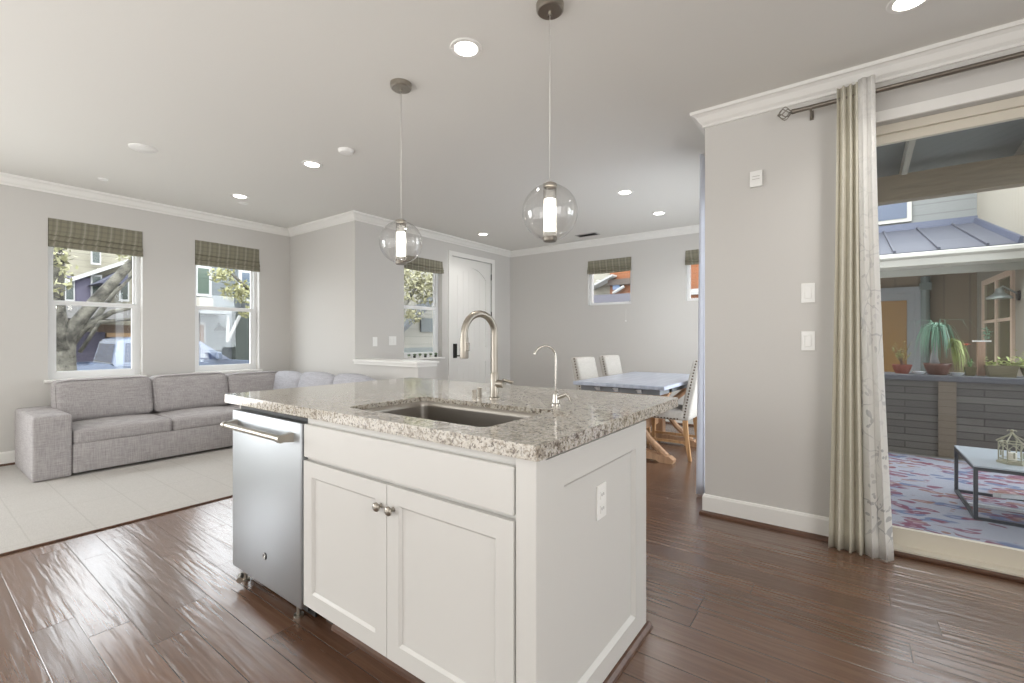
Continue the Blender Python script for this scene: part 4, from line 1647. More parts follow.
# row of small succulents on the entry window sill
LEAFS = mat('succulent_green', rgb(96, 116, 84), 0.6)
POTS = [mat('tiny_pot_white', rgb(222, 220, 214), 0.4), mat('tiny_pot_charcoal', rgb(58, 58, 56), 0.5)]
labs = ['tiny potted succulent on the entry sill, nearest the switch plates', 'tiny potted succulent second from the left on the entry sill', 'tiny potted succulent third from the left on the entry sill',
        'tiny potted succulent fourth from the left on the entry sill', 'tiny potted succulent on the entry sill next to the last', 'tiny potted succulent on the entry sill, closest to the front door']
for i in range(6):
    y = 4.235 + i * 0.102
    x = XD - 0.018
    pt = thing('potted_succulent', labs[i], 'plant', (x, y, 0.928), 'succulents on the entry sill')
    bm = B()
    lathe(bm, [(0.0, 0.929), (0.016, 0.929), (0.021, 0.958), (0.018, 0.958), (0.017, 0.952), (0.0, 0.952)], (x, y, 0), 16)
    obj('pot', bm, POTS[i % 2], pt, smooth='auto')
    bm = B()
    for k in range(12):
        a = k * 2.4
        rr = 0.008 + 0.016 * (k / 12)
        tip = (x + rr * 1.4 * math.cos(a), y + rr * 1.4 * math.sin(a), 0.990 - 0.018 * k / 12 + 0.004 * (i % 3))
        tube(bm, [(x, y, 0.950), (x + rr * 0.7 * math.cos(a), y + rr * 0.7 * math.sin(a), 0.968), tip], [0.003, 0.0055, 0.001], 5)
    obj('leaves', bm, LEAFS, pt)

# small wall hook on the back wall
bm = B()
c = aty(626, 321, YB)
lathe(bm, [(0.0, -0.018), (0.010, -0.015), (0.012, -0.006), (0.006, -0.004), (0.006, 0.0)], (c.x, YB, c.z), 14, 'y')
tube(bm, [(c.x, YB - 0.01, c.z + 0.01), (c.x + 0.002, YB - 0.004, c.z + 0.18)], 0.0012, 5)
tag(obj('shade_cord_cleat', bm, PLASTIC), 'tiny cord cleat on the back wall below the small window', 'cord cleat')

# ------------------------------------------------------------------ outside, patio
def m_block():
    m = mat('grey_stacked_block', rgb(104, 102, 98), 0.85)
    t = NT(m)
    P = t.sep(t.world())
    br = t.new('ShaderNodeTexBrick')
    br.inputs['Color1'].default_value = rgb(118, 116, 112)
    br.inputs['Color2'].default_value = rgb(96, 94, 92)
    br.inputs['Mortar'].default_value = rgb(70, 68, 66)
    br.inputs['Scale'].default_value = 1.0
    br.inputs['Brick Width'].default_value = 0.62
    br.inputs['Row Height'].default_value = 0.075
    br.inputs['Mortar Size'].default_value = 0.006
    t.link(t.comb(t.math('ADD', P[0], P[1]), P[2], 0.0), br.inputs['Vector'])
    n = t.noise(t.scale(t.world(), (4, 4, 14)), 2, 4, 0.6)
    t.base(t.mix(t.math('MULTIPLY', n.outputs['Fac'], 0.5), br.outputs['Color'], rgb(80, 76, 70)))
    t.bump(t.math('ADD', br.outputs['Fac'], n.outputs['Fac']), -0.5, 0.01)
    return m


def m_siding(name, c, per=0.115, horizontal=True, dark=0.45):
    m = mat(name, c, 0.7)
    t = NT(m)
    P = t.sep(t.world())
    v = P[2] if horizontal else t.math('ADD', P[0], P[1])
    f = t.math('FRACT', t.math('DIVIDE', t.math('ADD', v, 50.0), per))
    l = t.math('LESS_THAN', f, 0.09)
    n = t.noise(t.world(), 6, 3)
    cc = t.mix(t.math('MULTIPLY', l, dark), c, (c[0] * 0.35, c[1] * 0.35, c[2] * 0.35, 1))
    cc = t.mix(t.math('MULTIPLY', n.outputs['Fac'], 0.15), cc, (c[0] * 0.7, c[1] * 0.7, c[2] * 0.7, 1))
    t.base(cc)
    t.bump(f, 0.4, 0.01)
    return m


def m_rug():
    m = mat('floral_outdoor_rug', rgb(150, 155, 172), 0.95, spec=0.1)
    t = NT(m)
    w = t.world()
    P = t.sep(w)
    nz = t.noise(w, 5, 2)
    sc = t.new('ShaderNodeVectorMath', operation='SCALE')
    t.link(nz.outputs['Color'], sc.inputs[0])
    sc.inputs['Scale'].default_value = 0.16
    ad = t.new('ShaderNodeVectorMath', operation='ADD')
    t.link(w, ad.inputs[0])
    t.link(sc.outputs[0], ad.inputs[1])
    wv = ad.outputs[0]
    c = rgb(160, 163, 174)
    small = t.noise(w, 30, 2)
    c = t.mix(t.math('MULTIPLY', small.outputs['Fac'], 0.3), c, rgb(140, 143, 156))

    def petals(scale, thr, rot, st, col, cc, seed):
        v = t.voro(t.scale(wv, st, (seed, seed * 0.7, 0), (0, 0, rot)), scale)
        msk = t.ramp(t.noise(t.scale(w, (1, 1, 1), (seed, seed, 0)), 1.9, 1).outputs['Fac'], [(0.46, (0, 0, 0, 1)), (0.50, (1, 1, 1, 1))])
        f = t.math('MULTIPLY', t.math('LESS_THAN', v.outputs['Distance'], thr), msk)
        inner = t.math('MULTIPLY', t.math('LESS_THAN', v.outputs['Distance'], thr * 0.45), msk)
        x = t.mix(t.math('MULTIPLY', f, 0.9), cc, col)
        return t.mix(t.math('MULTIPLY', inner, 0.35), x, rgb(196, 186, 196))
    c = petals(4.2, 0.40, 0.5, (1.0, 1.9, 1), rgb(104, 116, 146), c, 1.0)
    c = petals(4.8, 0.38, -0.7, (1.0, 2.0, 1), rgb(140, 106, 98), c, 5.3)
    c = petals(5.6, 0.38, 1.2, (1.0, 2.1, 1), rgb(122, 78, 94), c, 9.1)
    c = petals(5.2, 0.38, 0.1, (1.0, 2.1, 1), rgb(126, 84, 102), c, 13.7)
    t.base(c)
    return m


def m_metal_roof():
    m = mat('blue_grey_seam_roof', rgb(66, 69, 80), 0.6, 0.0)
    return m


bm = B()
box(bm, XC + 0.14, 6.0, YR + 0.14, 7.3, -0.25, -0.062)
obj('patio_floor', bm, m_paint('patio_concrete', rgb(140, 138, 132), 0.9), kind='structure')
bm = B()
box(bm, 0.0, 3.4, YR + 0.20, 6.50, -0.062, -0.05)
tag(obj('outdoor_rug', bm, m_rug()), 'blue-grey outdoor rug with maroon flowers on the patio', 'rug')

pw = thing('planter_wall', 'low grey block garden wall holding the potted plants', 'garden wall', (1.5, 6.75, -0.06))
bm = B()
box(bm, -0.5, 5.0, 6.64, 6.98, -0.062, 0.745)
obj('block_courses', bm, m_block(), pw)
bm = B()
box(bm, -0.55, 5.0, 6.60, 7.02, 0.745, 0.805, 0.006, 1)
obj('cap_stone', bm, mat('dark_cap_stone', rgb(92, 94, 100), 0.5), pw)
bm = B()
box(bm, 0.76, 0.90, 6.622, 6.64, -0.06, 0.744)
obj('reflection_strip', bm, m_siding('brown_grey_strip', rgb(122, 112, 98), 0.075), pw)  # brown strip built in for an interior reflection in the door glass

# patio cover
cv = thing('patio_cover', 'dark timber patio roof with pale rafters and a deep beam', 'patio roof', (1.5, 5.0, 2.5))
bm = B()
box(bm, -0.6, 5.0, 6.05, 6.19, 2.60, 2.86)
obj('front_beam', bm, m_wood('brown_beam', rgb(112, 100, 82), rgb(128, 116, 96), 0), cv)
bm = B()
hexa(bm, [(-0.6, YR + 0.15, 3.25), (5.0, YR + 0.15, 3.25), (5.0, 6.6, 2.93), (-0.6, 6.6, 2.93),
          (-0.6, YR + 0.15, 3.33), (5.0, YR + 0.15, 3.33), (5.0, 6.6, 3.01), (-0.6, 6.6, 3.01)])
obj('roof_deck', bm, m_siding('grey_roof_deck', rgb(120, 124, 122), 0.14, False, 0.3), cv)
for xx in (-0.42, 0.42, 1.26, 2.1, 2.94, 3.8, 4.6):
    bm = B()
    hexa(bm, [(xx, YR + 0.16, 3.12), (xx + 0.045, YR + 0.16, 3.12), (xx + 0.045, 6.5, 2.80), (xx, 6.5, 2.80),
              (xx, YR + 0.16, 3.249), (xx + 0.045, YR + 0.16, 3.249), (xx + 0.045, 6.5, 2.934), (xx, 6.5, 2.934)])
    obj('rafter', bm, m_wood('grey_rafter', rgb(150, 148, 138), rgb(166, 164, 154), 1), cv)
for xx in (-0.5, 4.6):
    bm = B()
    box(bm, xx, xx + 0.14, 6.05, 6.19, -0.06, 2.60)
    obj('post', bm, m_wood('post_timber', rgb(120, 110, 92), rgb(136, 124, 104), 2), cv)
bm = B()
box(bm, XC + 0.14, 5.0, YR + 0.141, YR + 0.22, 2.50, 3.30)
box(bm, 2.76, 5.0, YR + 0.141, YR + 0.22, -0.06, 2.5)
obj('wall_outer', bm, m_siding('house_siding', rgb(170, 168, 160)), kind='structure')

# coffee table and lantern
ctb = thing('patio_coffee_table', 'low metal-framed patio coffee table with a pale stone top', 'coffee table', (1.2, 4.75, -0.05))
ax0, ax1, ay0, ay1, at_ = 0.69, 1.80, 4.44, 5.18, 0.325
FR = mat('grey_metal_frame', rgb(92, 98, 104), 0.4, 0.7)
bm = B()
box(bm, ax0, ax1, ay0, ay1, at_ - 0.012, at_, 0.002, 1)
obj('tabletop', bm, mat('pale_stone_top', rgb(186, 196, 206), 0.35), ctb)
bm = B()
g = 0.022
for (a, b) in ((ay0, ay0 + g), (ay1 - g, ay1)):
    box(bm, ax0, ax1, a, b, at_ - 0.034, at_ - 0.012)
    box(bm, ax0, ax1, a, b, -0.05, -0.03)
box(bm, ax0, ax0 + g, ay0 + g, ay1 - g, at_ - 0.034, at_ - 0.012)
box(bm, ax1 - g, ax1, ay0 + g, ay1 - g, at_ - 0.034, at_ - 0.012)
box(bm, ax0, ax0 + g, ay0 + g, ay1 - g, -0.05, -0.03)
box(bm, ax1 - g, ax1, ay0 + g, ay1 - g, -0.05, -0.03)
obj('frame', bm, FR, ctb)
for a in (ax0, ax1 - g):
    for b in (ay0, ay1 - g):
        bm = B()
        box(bm, a, a + g, b, b + g, -0.03, at_ - 0.034)
        obj('leg', bm, FR, ctb)
bm = B()
hexa(bm, [(0.80, ay0 + 0.10, 0.10), (0.84, ay0 + 0.10, 0.10), (1.24, ay1 - 0.2, 0.02), (1.20, ay1 - 0.2, 0.02),
          (0.80, ay0 + 0.10, 0.13), (0.84, ay0 + 0.10, 0.13), (1.24, ay1 - 0.2, 0.05), (1.20, ay1 - 0.2, 0.05)])
box(bm, ax0 + 0.02, ax1 - 0.02, ay0 + 0.35, ay0 + 0.39, -0.048, -0.032)
obj('cross_bar', bm, mat('white_metal', rgb(206, 210, 214), 0.4), ctb)

LX, LY = 0.915, 4.66
ln = thing('lantern', 'ornate weathered candle lantern standing on the patio coffee table', 'lantern', (LX, LY, at_))
LM = mat('weathered_cream_metal', rgb(168, 166, 146), 0.6, 0.2)
bm = B()
lathe(bm, [(0.0, at_), (0.078, at_), (0.078, at_ + 0.012), (0.068, at_ + 0.018), (0.0, at_ + 0.018)], (LX, LY, 0), 6)
obj('base', bm, LM, ln)
bm = B()
zt = at_ + 0.145
for k in range(6):
    a = k * PI / 3
    p = (LX + 0.066 * math.cos(a), LY + 0.066 * math.sin(a))
    a2 = a + PI / 3
    q = (LX + 0.066 * math.cos(a2), LY + 0.066 * math.sin(a2))
    tube(bm, [(p[0], p[1], at_ + 0.016), (p[0], p[1], zt)], 0.004, 6)
    tube(bm, [(p[0], p[1], zt), (q[0], q[1], zt)], 0.005, 6)
    tube(bm, [(p[0], p[1], at_ + 0.03), (q[0], q[1], at_ + 0.03)], 0.003, 6)
    mid = ((p[0] + q[0]) / 2, (p[1] + q[1]) / 2)
    tube(bm, [(p[0], p[1], at_ + 0.10), (mid[0], mid[1], at_ + 0.135), (q[0], q[1], at_ + 0.10)], 0.0025, 5)
    tube(bm, [(mid[0] + 0.0 * 1, mid[1], at_ + 0.045 + 0.0), (mid[0], mid[1], at_ + 0.085)], 0.005, 6)
    # curved roof ribs with knobs
    tube(bm, [(p[0] + 0.012 * math.cos(a), p[1] + 0.012 * math.sin(a), zt + 0.006), (LX + 0.05 * math.cos(a), LY + 0.05 * math.sin(a), zt + 0.03),
              (LX + 0.022 * math.cos(a), LY + 0.022 * math.sin(a), zt + 0.048), (LX, LY, zt + 0.07)], [0.006, 0.004, 0.004, 0.004], 6)
obj('cage', bm, LM, ln)
bm = B()
lathe(bm, [(0.0, zt + 0.062), (0.012, zt + 0.066), (0.006, zt + 0.074), (0.012, zt + 0.084), (0.004, zt + 0.094), (0.0, zt + 0.096)], (LX, LY, 0), 12)
for s in (-1, 1):
    tube(bm, [(LX, LY, zt + 0.078), (LX + s * 0.018, LY, zt + 0.09), (LX + s * 0.024, LY, zt + 0.078)], 0.003, 6)
obj('finial', bm, LM, ln)
bm = B()
lathe(bm, [(0.0, at_ + 0.018), (0.025, at_ + 0.018), (0.025, at_ + 0.075), (0.0, at_ + 0.073)], (LX, LY, 0), 16)
obj('candle', bm, mat('candle_wax', rgb(236, 232, 220), 0.5), ln, smooth='auto')

# potted plants on the wall
PZ = 0.805
TERRA = mat('terracotta', rgb(132, 70, 56), 0.7)
BROWN = mat('brown_glaze', rgb(98, 66, 54), 0.35)
OLIVE = mat('olive_pot', rgb(104, 98, 70), 0.7)
WEAVE = m_siding('woven_planter', rgb(124, 116, 92), 0.022)
GRN = mat('leaf_green', rgb(110, 140, 92), 0.6)
GRN2 = mat('yellow_green_leaf', rgb(160, 172, 104), 0.6)
BLUEG = mat('blue_green_leaf', rgb(112, 150, 128), 0.6)


def blade(bm, pts, w):
    """thin strap leaf along pts"""
    n = len(pts)
    rows = []
    for i, p in enumerate(pts):
        p = Vector(p)
        d = (Vector(pts[min(i + 1, n - 1)]) - Vector(pts[max(i - 1, 0)])).normalized()
        s = d.cross(Vector((0, 0, 1)))
        if s.length < 1e-3:
            s = Vector((1, 0, 0))
        s.normalize()
        ww = w * (1 - (i / (n - 1)) ** 2) + 0.0006
        up = s.cross(d).normalized() * (ww * 0.35)
        rows.append([bm.verts.new(p - s * ww), bm.verts.new(p - up), bm.verts.new(p + s * ww), bm.verts.new(p + up * 0.3)])
    for a, b in zip(rows, rows[1:]):
        for k in range(4):
            bm.faces.new((a[k], a[(k + 1) % 4], b[(k + 1) % 4], b[k]))


def pot_plant(u, v0, yv, r_, h, pm, lab, kind, group='potted plants on the garden wall', square=False, name='potted_plant'):
    c = aty(u, v0, yv)
    x, y = c.x, yv
    pt = thing(name, lab, 'plant', (x, y, PZ), group)
    bm = B()
    n = 4 if square else 28
    lathe(bm, [(0.0, PZ), (r_ * 0.66, PZ), (r_ * 0.92, PZ + h * 0.55), (r_, PZ + h * 0.85), (r_ * 1.04, PZ + h * 0.86), (r_ * 1.04, PZ + h), (r_ * 0.92, PZ + h), (r_ * 0.88, PZ + h * 0.9), (0.0, PZ + h * 0.9)], (x, y, 0), n)
    if square:
        bmesh.ops.rotate(bm, verts=bm.verts, cent=(x, y, PZ), matrix=Matrix.Rotation(PI / 4, 3, 'Z'))
    obj('pot', bm, pm, pt, smooth=False if square else 'auto')
    return pt, x, y, PZ + h * 0.9


rr = random.Random(11)
Y0 = 6.80
# terracotta bowl with sprigs
pt, x, y, z = pot_plant(902, 370, Y0, 0.085, 0.10, TERRA, 'terracotta bowl with loose green sprigs, closest to the white curtain', 0)
bm = B()
bml = B()
for k in range(16):
    a, l = rr.uniform(0, 2 * PI), rr.uniform(0.10, 0.27)
    lean = rr.uniform(0.01, 0.10)
    p1 = (x + lean * 0.4 * math.cos(a), y + lean * 0.4 * math.sin(a), z + l * 0.5)
    p2 = (x + lean * math.cos(a), y + lean * math.sin(a), z + l)
    tube(bm, [(x + rr.uniform(-0.02, 0.02), y, z - 0.005), p1, p2], 0.0018, 4)
    for q in range(7):
        s = q / 6
        c = Vector(p1).lerp(Vector(p2), s)
        b = rr.uniform(0, 2 * PI)
        blade(bml, [c, c + Vector((0.014 * math.cos(b), 0.014 * math.sin(b), 0.006)), c + Vector((0.028 * math.cos(b), 0.028 * math.sin(b), 0.002))], 0.006)
obj('stems', bm, mat('stem_brown', rgb(110, 84, 72), 0.7), pt)
obj('leaves', bml, GRN2, pt)
# ponytail palm
pt, x, y, z = pot_plant(937.5, 372, Y0, 0.115, 0.125, BROWN, 'big ponytail palm with arching leaves in a brown glazed bowl', 0)
bm = B()
tube(bm, [(x - 0.02, y, z - 0.02), (x - 0.028, y, z + 0.07), (x - 0.015, y, z + 0.20), (x - 0.01, y, z + 0.35)], [0.05, 0.034, 0.018, 0.014], 10)
obj('trunk', bm, mat('grey_bark_stem', rgb(150, 148, 150), 0.8), pt, smooth=True)
for nm, cnt, mt, spread in (('leaves', 120, BLUEG, (0.09, 0.19)), ('leaves', 60, GRN2, (0.08, 0.17))):
    bm = B()
    for k in range(cnt):
        a = rr.uniform(0, 2 * PI) if mt is BLUEG else rr.uniform(-0.9, 1.2)
        s = rr.uniform(*spread)
        up = rr.uniform(0.03, 0.12)
        dn = rr.uniform(0.10, 0.30)
        c0 = Vector((x - 0.01, y, z + 0.34)) if mt is BLUEG else Vector((x + 0.08, y, z + 0.17))
        dr = Vector((math.cos(a), math.sin(a), 0))
        pts = [c0, c0 + dr * s * 0.35 + Vector((0, 0, up)), c0 + dr * s * 0.75 + Vector((0, 0, up * 0.8)), c0 + dr * s + Vector((0, 0, -dn * 0.35)), c0 + dr * s * 1.08 + Vector((0, 0, -dn))]
        blade(bm, pts, 0.0055)
    obj(nm, bm, mt, pt)
bm = B()
for k in range(7):
    a = rr.uniform(0, 2 * PI)
    s = rr.uniform(0.2, 0.34)
    c0 = Vector((x, y, z + 0.35))
    dr = Vector((math.cos(a), math.sin(a), 0))
    blade(bm, [c0, c0 + dr * s * 0.3 + Vector((0, 0, 0.14)), c0 + dr * s * 0.8 + Vector((0, 0, 0.13)), c0 + dr * s + Vector((0, 0, 0.02))], 0.004)
blade(bm, [Vector((x, y, z + 0.27)), Vector((x + 0.01, y, z + 0.40)), Vector((x + 0.03, y, z + 0.52))], 0.006)
obj('long_leaves', bm, BLUEG, pt)
# small olive cube pot with a spray
pt, x, y, z = pot_plant(970, 374, Y0 + 0.0, 0.062, 0.095, OLIVE, 'small square olive pot with a red flower between the palm and the woven trough', 0, square=True)
bm = B()
for k in range(14):
    a = rr.uniform(0, 2 * PI)
    s = rr.uniform(0.02, 0.06)
    l = rr.uniform(0.03, 0.10)
    dr = Vector((math.cos(a), math.sin(a), 0))
    c0 = Vector((x, y, z - 0.004))
    blade(bm, [c0, c0 + dr * s * 0.5 + Vector((0, 0, l)), c0 + dr * s + Vector((0, 0, l * 0.7))], 0.006)
obj('leaves', bm, GRN, pt)
bm = B()
tube(bm, [(x, y, z), (x - 0.015, y, z + 0.12), (x - 0.03, y, z + 0.24)], 0.003, 5)
obj('stem', bm, GRN, pt)
bm = B()
for k in range(9):
    a = k * 0.7
    c0 = Vector((x - 0.03, y, z + 0.24))
    dr = Vector((math.cos(a), math.sin(a), 0))
    blade(bm, [c0, c0 + dr * 0.02 + Vector((0, 0, 0.014)), c0 + dr * 0.045 + Vector((0, 0, 0.004))], 0.013)
obj('flower', bm, mat('red_flower', rgb(190, 84, 58), 0.6), pt)
# slim post stand with trailing plant
c = aty(981, 372, Y0 + 0.09)
ps = thing('plant_stand', 'slim timber post with a small trailing plant on the garden wall', 'plant stand', (c.x, c.y, PZ))
bm = B()
box(bm, c.x - 0.028, c.x + 0.028, c.y - 0.028, c.y + 0.028, PZ, PZ + 0.36)
obj('post', bm, m_wood('pinkish_timber', rgb(168, 138, 120), rgb(190, 160, 140)), ps)
bm = B()
box(bm, c.x - 0.06, c.x + 0.07, c.y - 0.05, c.y + 0.05, PZ + 0.36, PZ + 0.375)
obj('shelf', bm, VINYL, ps)
bm = B()
for k in range(26):
    a = rr.uniform(0, 2 * PI)
    c0 = Vector((c.x + 0.04 + rr.uniform(-0.03, 0.03), c.y, PZ + 0.38 + rr.uniform(0, 0.12)))
    dr = Vector((math.cos(a), math.sin(a), rr.uniform(-0.3, 0.5)))
    blade(bm, [c0, c0 + dr * 0.018, c0 + dr * 0.036], 0.009)
tube(bm, [(c.x + 0.03, c.y, PZ + 0.375), (c.x + 0.05, c.y, PZ + 0.46), (c.x + 0.04, c.y, PZ + 0.52)], 0.003, 5)
obj('leaves', bm, BLUEG, ps)
# woven trough
c = aty(1001, 374, Y0)
tr = thing('planter_trough', 'woven rectangular trough of leafy plants on the garden wall', 'planter', (c.x, c.y, PZ), 'potted plants on the garden wall')
bm = B()
hexa(bm, [(c.x - 0.095, c.y - 0.06, PZ), (c.x + 0.095, c.y - 0.06, PZ), (c.x + 0.095, c.y + 0.06, PZ), (c.x - 0.095, c.y + 0.06, PZ),
          (c.x - 0.115, c.y - 0.075, PZ + 0.115), (c.x + 0.115, c.y - 0.075, PZ + 0.115), (c.x + 0.115, c.y + 0.075, PZ + 0.115), (c.x - 0.115, c.y + 0.075, PZ + 0.115)])
obj('basket', bm, WEAVE, tr)
bm = B()
for k in range(90):
    a = rr.uniform(0, 2 * PI)
    c0 = Vector((c.x + rr.uniform(-0.11, 0.13), c.y + rr.uniform(-0.06, 0.06), PZ + 0.112 + abs(rr.gauss(0, 0.035))))
    dr = Vector((math.cos(a), math.sin(a), rr.uniform(0, 0.8)))
    blade(bm, [c0, c0 + dr * 0.018, c0 + dr * 0.034], 0.010)
obj('leaves', bm, GRN2, tr)
# bushy plant at the frame edge
c = aty(1021, 374, Y0)
pt, x, y, z = pot_plant(1032, 374, Y0, 0.08, 0.10, WEAVE, 'bushy yellow-green plant at the right picture edge on the garden wall', 0)
bm = B()
for k in range(120):
    a = rr.uniform(0, 2 * PI)
    c0 = Vector((x + rr.gauss(0, 0.06), y + rr.gauss(0, 0.05), z + abs(rr.gauss(0, 0.06))))
    dr = Vector((math.cos(a), math.sin(a), rr.uniform(-0.2, 0.8)))
    blade(bm, [c0, c0 + dr * 0.022, c0 + dr * 0.044], 0.012)
obj('leaves', bm, GRN2, pt)
# small white saucer-bowls
for u, lab in ((919, 'small white dish on the garden wall left of the palm bowl'), (957, 'small white dish on the garden wall right of the palm bowl')):
    c = aty(u, 371, Y0 - 0.02)
    bm = B()
    lathe(bm, [(0.0, PZ), (0.035, PZ), (0.062, PZ + 0.030), (0.058, PZ + 0.030), (0.033, PZ + 0.005), (0.0, PZ + 0.005)], (c.x, c.y, 0), 24)
    tag(obj('white_dish', bm, mat('white_glaze', rgb(220, 222, 228), 0.3), smooth='auto'), lab, 'dish', 'dishes on the garden wall')

# neighbouring house behind the patio
NX = 1.59
nh = thing('neighbouring_house', 'grey-sided neighbour house behind the patio with a lean-to porch', 'house', (0.5, 10.5, -0.3))
BW = m_siding('taupe_porch_wall', rgb(132, 118, 98), 0.3, False, 0.25)
bm = B()
box(bm, -0.45, NX + 3.4, 10.0, 10.3, -0.3, 2.9)
obj('porch_wall', bm, BW, nh)
bm = B()
box(bm, -0.45, NX + 3.4, 10.0, 10.3, 2.9, 4.35)
obj('upper_siding', bm, m_siding('pale_grey_siding', rgb(122, 124, 122), 0.17), nh)
bm = B()
box(bm, NX, NX + 0.25, 7.3, 10.0, -0.3, 4.35)
obj('side_wing', bm, m_siding('board_and_batten', rgb(150, 145, 132), 0.13, False, 0.3), nh)
bm = B()
hexa(bm, [(-0.44, 7.62, 2.25), (NX, 7.62, 2.25), (NX, 10.0, 2.97), (-0.44, 10.0, 2.97),
          (-0.44, 7.62, 2.29), (NX, 7.62, 2.29), (NX, 10.0, 3.01), (-0.44, 10.0, 3.01)])
for k in range(5):
    xx = NX - 0.30 - k * 0.42
    hexa(bm, [(xx, 7.62, 2.285), (xx + 0.025, 7.62, 2.285), (xx + 0.025, 10.0, 3.005), (xx, 10.0, 3.005),
              (xx, 7.62, 2.32), (xx + 0.025, 7.62, 2.32), (xx + 0.025, 10.0, 3.04), (xx, 10.0, 3.04)])
obj('lean_to_roof', bm, m_metal_roof(), nh)
bm = B()
hexa(bm, [(-0.44, 9.93, 2.99), (NX, 9.93, 2.99), (NX, 10.0, 3.0), (-0.44, 10.0, 3.0), (-0.44, 9.95, 3.10), (NX, 9.95, 3.10), (NX, 10.0, 3.10), (-0.44, 10.0, 3.10)])
hexa(bm, [(NX - 0.05, 7.62, 2.29), (NX, 7.62, 2.29), (NX, 10.0, 3.01), (NX - 0.05, 10.0, 3.01),
          (NX - 0.03, 7.62, 2.36), (NX, 7.62, 2.36), (NX, 10.0, 3.08), (NX - 0.03, 10.0, 3.08)])
obj('flashing', bm, mat('slate_flashing', rgb(74, 80, 98), 0.5, 0.2), nh)
GUT = m_paint('gutter_white', rgb(184, 182, 174), 0.5, 0.0)
bm = B()
prism(bm, [(7.50, 2.10), (7.60, 2.07), (7.62, 2.28), (7.49, 2.25), (7.48, 2.21), (7.50, 2.18)], (-0.44, NX), 'x')
obj('gutter', bm, GUT, nh)
bm = B()
box(bm, -0.44, NX, 7.62, 7.70, 1.99, 2.23)
obj('fascia', bm, m_paint('fascia_grey', rgb(170, 170, 162), 0.6, 0.0), nh)
# upper window
wn = B()
box(wn, 0.10, 0.82, 9.95, 10.0, 3.13, 3.70)
w_ = obj('window', wn, GUT, nh)
bm = B()
box(bm, 0.16, 0.76, 9.94, 9.951, 3.19, 3.64)
GREYGL = mat('reflecting_window_pane', rgb(84, 94, 112), 0.3, spec=0.3)
obj('pane', bm, GREYGL, w_)
# porch door
bm = B()
box(bm, 0.18, 0.28, 9.94, 10.0, -0.1, 2.05)
box(bm, 0.86, 0.96, 9.94, 10.0, -0.1, 2.05)
box(bm, 0.28, 0.86, 9.94, 10.0, 1.95, 2.05)
box(bm, 0.28, 0.86, 9.965, 10.0, -0.1, 1.95)
dd = obj('porch_door', bm, m_paint('pale_blue_grey_door', rgb(150, 153, 154), 0.5, 0.0), nh)
bm = B()
box(bm, 0.38, 0.76, 9.955, 9.966, 0.35, 1.83)
AMB = mat('amber_curtained_pane', rgb(150, 116, 70), 0.2, spec=0.6)
obj('pane', bm, AMB, dd)
bm = B()
tube(bm, [(0.985, 9.92, -0.2), (0.985, 9.92, 2.2)], 0.06, 10)
box(bm, 0.915, 1.055, 9.86, 9.99, 1.98, 2.10)
obj('downspout', bm, mat('grey_green_pipe', rgb(110, 120, 116), 0.5), nh)
# french window on the wing
bm = B()
fy0, fy1, fz0, fz1 = 8.03, 9.46, 0.45, 1.97
box(bm, NX - 0.03, NX, fy0 - 0.07, fy0, fz0, fz1 + 0.07)
box(bm, NX - 0.03, NX, fy1, fy1 + 0.07, fz0, fz1 + 0.07)
box(bm, NX - 0.03, NX, fy0, fy1, fz1, fz1 + 0.07)
box(bm, NX - 0.03, NX, fy0, fy1, fz0, fz0 + 0.07)
box(bm, NX - 0.025, NX, (fy0 + fy1) / 2 - 0.05, (fy0 + fy1) / 2 + 0.05, fz0 + 0.07, fz1)
for a, b in ((fy0, (fy0 + fy1) / 2 - 0.05), ((fy0 + fy1) / 2 + 0.05, fy1)):
    box(bm, NX - 0.022, NX, a, b, 1.42, 1.46)
fw = obj('french_window', bm, m_paint('cream_pink_frame', rgb(208, 188, 168), 0.5, 0.0), nh)
bm = B()
box(bm, NX - 0.008, NX - 0.001, fy0, fy1, fz0 + 0.07, fz1)
obj('pane', bm, mat('olive_dark_pane', rgb(96, 96, 72), 0.12, spec=0.6), fw)
# barn lamp
bl = thing('barn_wall_lamp', 'grey barn-style wall lamp beside the neighbour\'s french window', 'wall lamp', (NX, 7.78, 1.70))
GL = mat('galvanised_metal', rgb(150, 156, 152), 0.45, 0.5)
bm = B()
cx_, cy_ = NX - 0.165, 7.78
lathe(bm, [(0.115, 1.67), (0.108, 1.69), (0.060, 1.725), (0.040, 1.75), (0.034, 1.79), (0.0, 1.80), (0.0, 1.79), (0.03, 1.745), (0.055, 1.715), (0.10, 1.68)], (cx_, cy_, 0), 28)
obj('lamp_shade', bm, GL, bl, smooth='auto')
bm = B()
tube(bm, [(cx_, cy_, 1.79), (cx_ + 0.03, cy_, 1.815), (cx_ + 0.10, cy_, 1.76), (NX, cy_, 1.71)], 0.011, 8)
obj('arm', bm, GL, bl, smooth=True)
bm = B()
lathe(bm, [(0.0, -0.02), (0.055, -0.02), (0.06, 0.0), (0.0, 0.0)], (NX, cy_, 1.70), 20, 'x')
obj('backplate', bm, BLACK, bl, smooth='auto')

# ------------------------------------------------------------------ outside, street side
GZ = -0.6
bm = B()
box(bm, -60, -6.57, -40, 45, GZ - 0.2, GZ)
box(bm, -6.57, 20, 7.3, 45, GZ - 0.2, GZ)
obj('ground', bm, m_paint('street_asphalt', rgb(128, 126, 122), 0.9), kind='structure')


def quad_box(bm, X, u0, u1, v0, v1, d0, d1):
    """block on a facade at plane X covering a picture-sized patch, from depth d0 to d1 in front"""
    a, b = atx(u0, v0, X), atx(u1, v1, X)
    box(bm, X + d0, X + d1, min(a.y, b.y), max(a.y, b.y), min(a.z, b.z), max(a.z, b.z))
    return bm


K = 0.44      # darkens the street colours to offset the strong sky


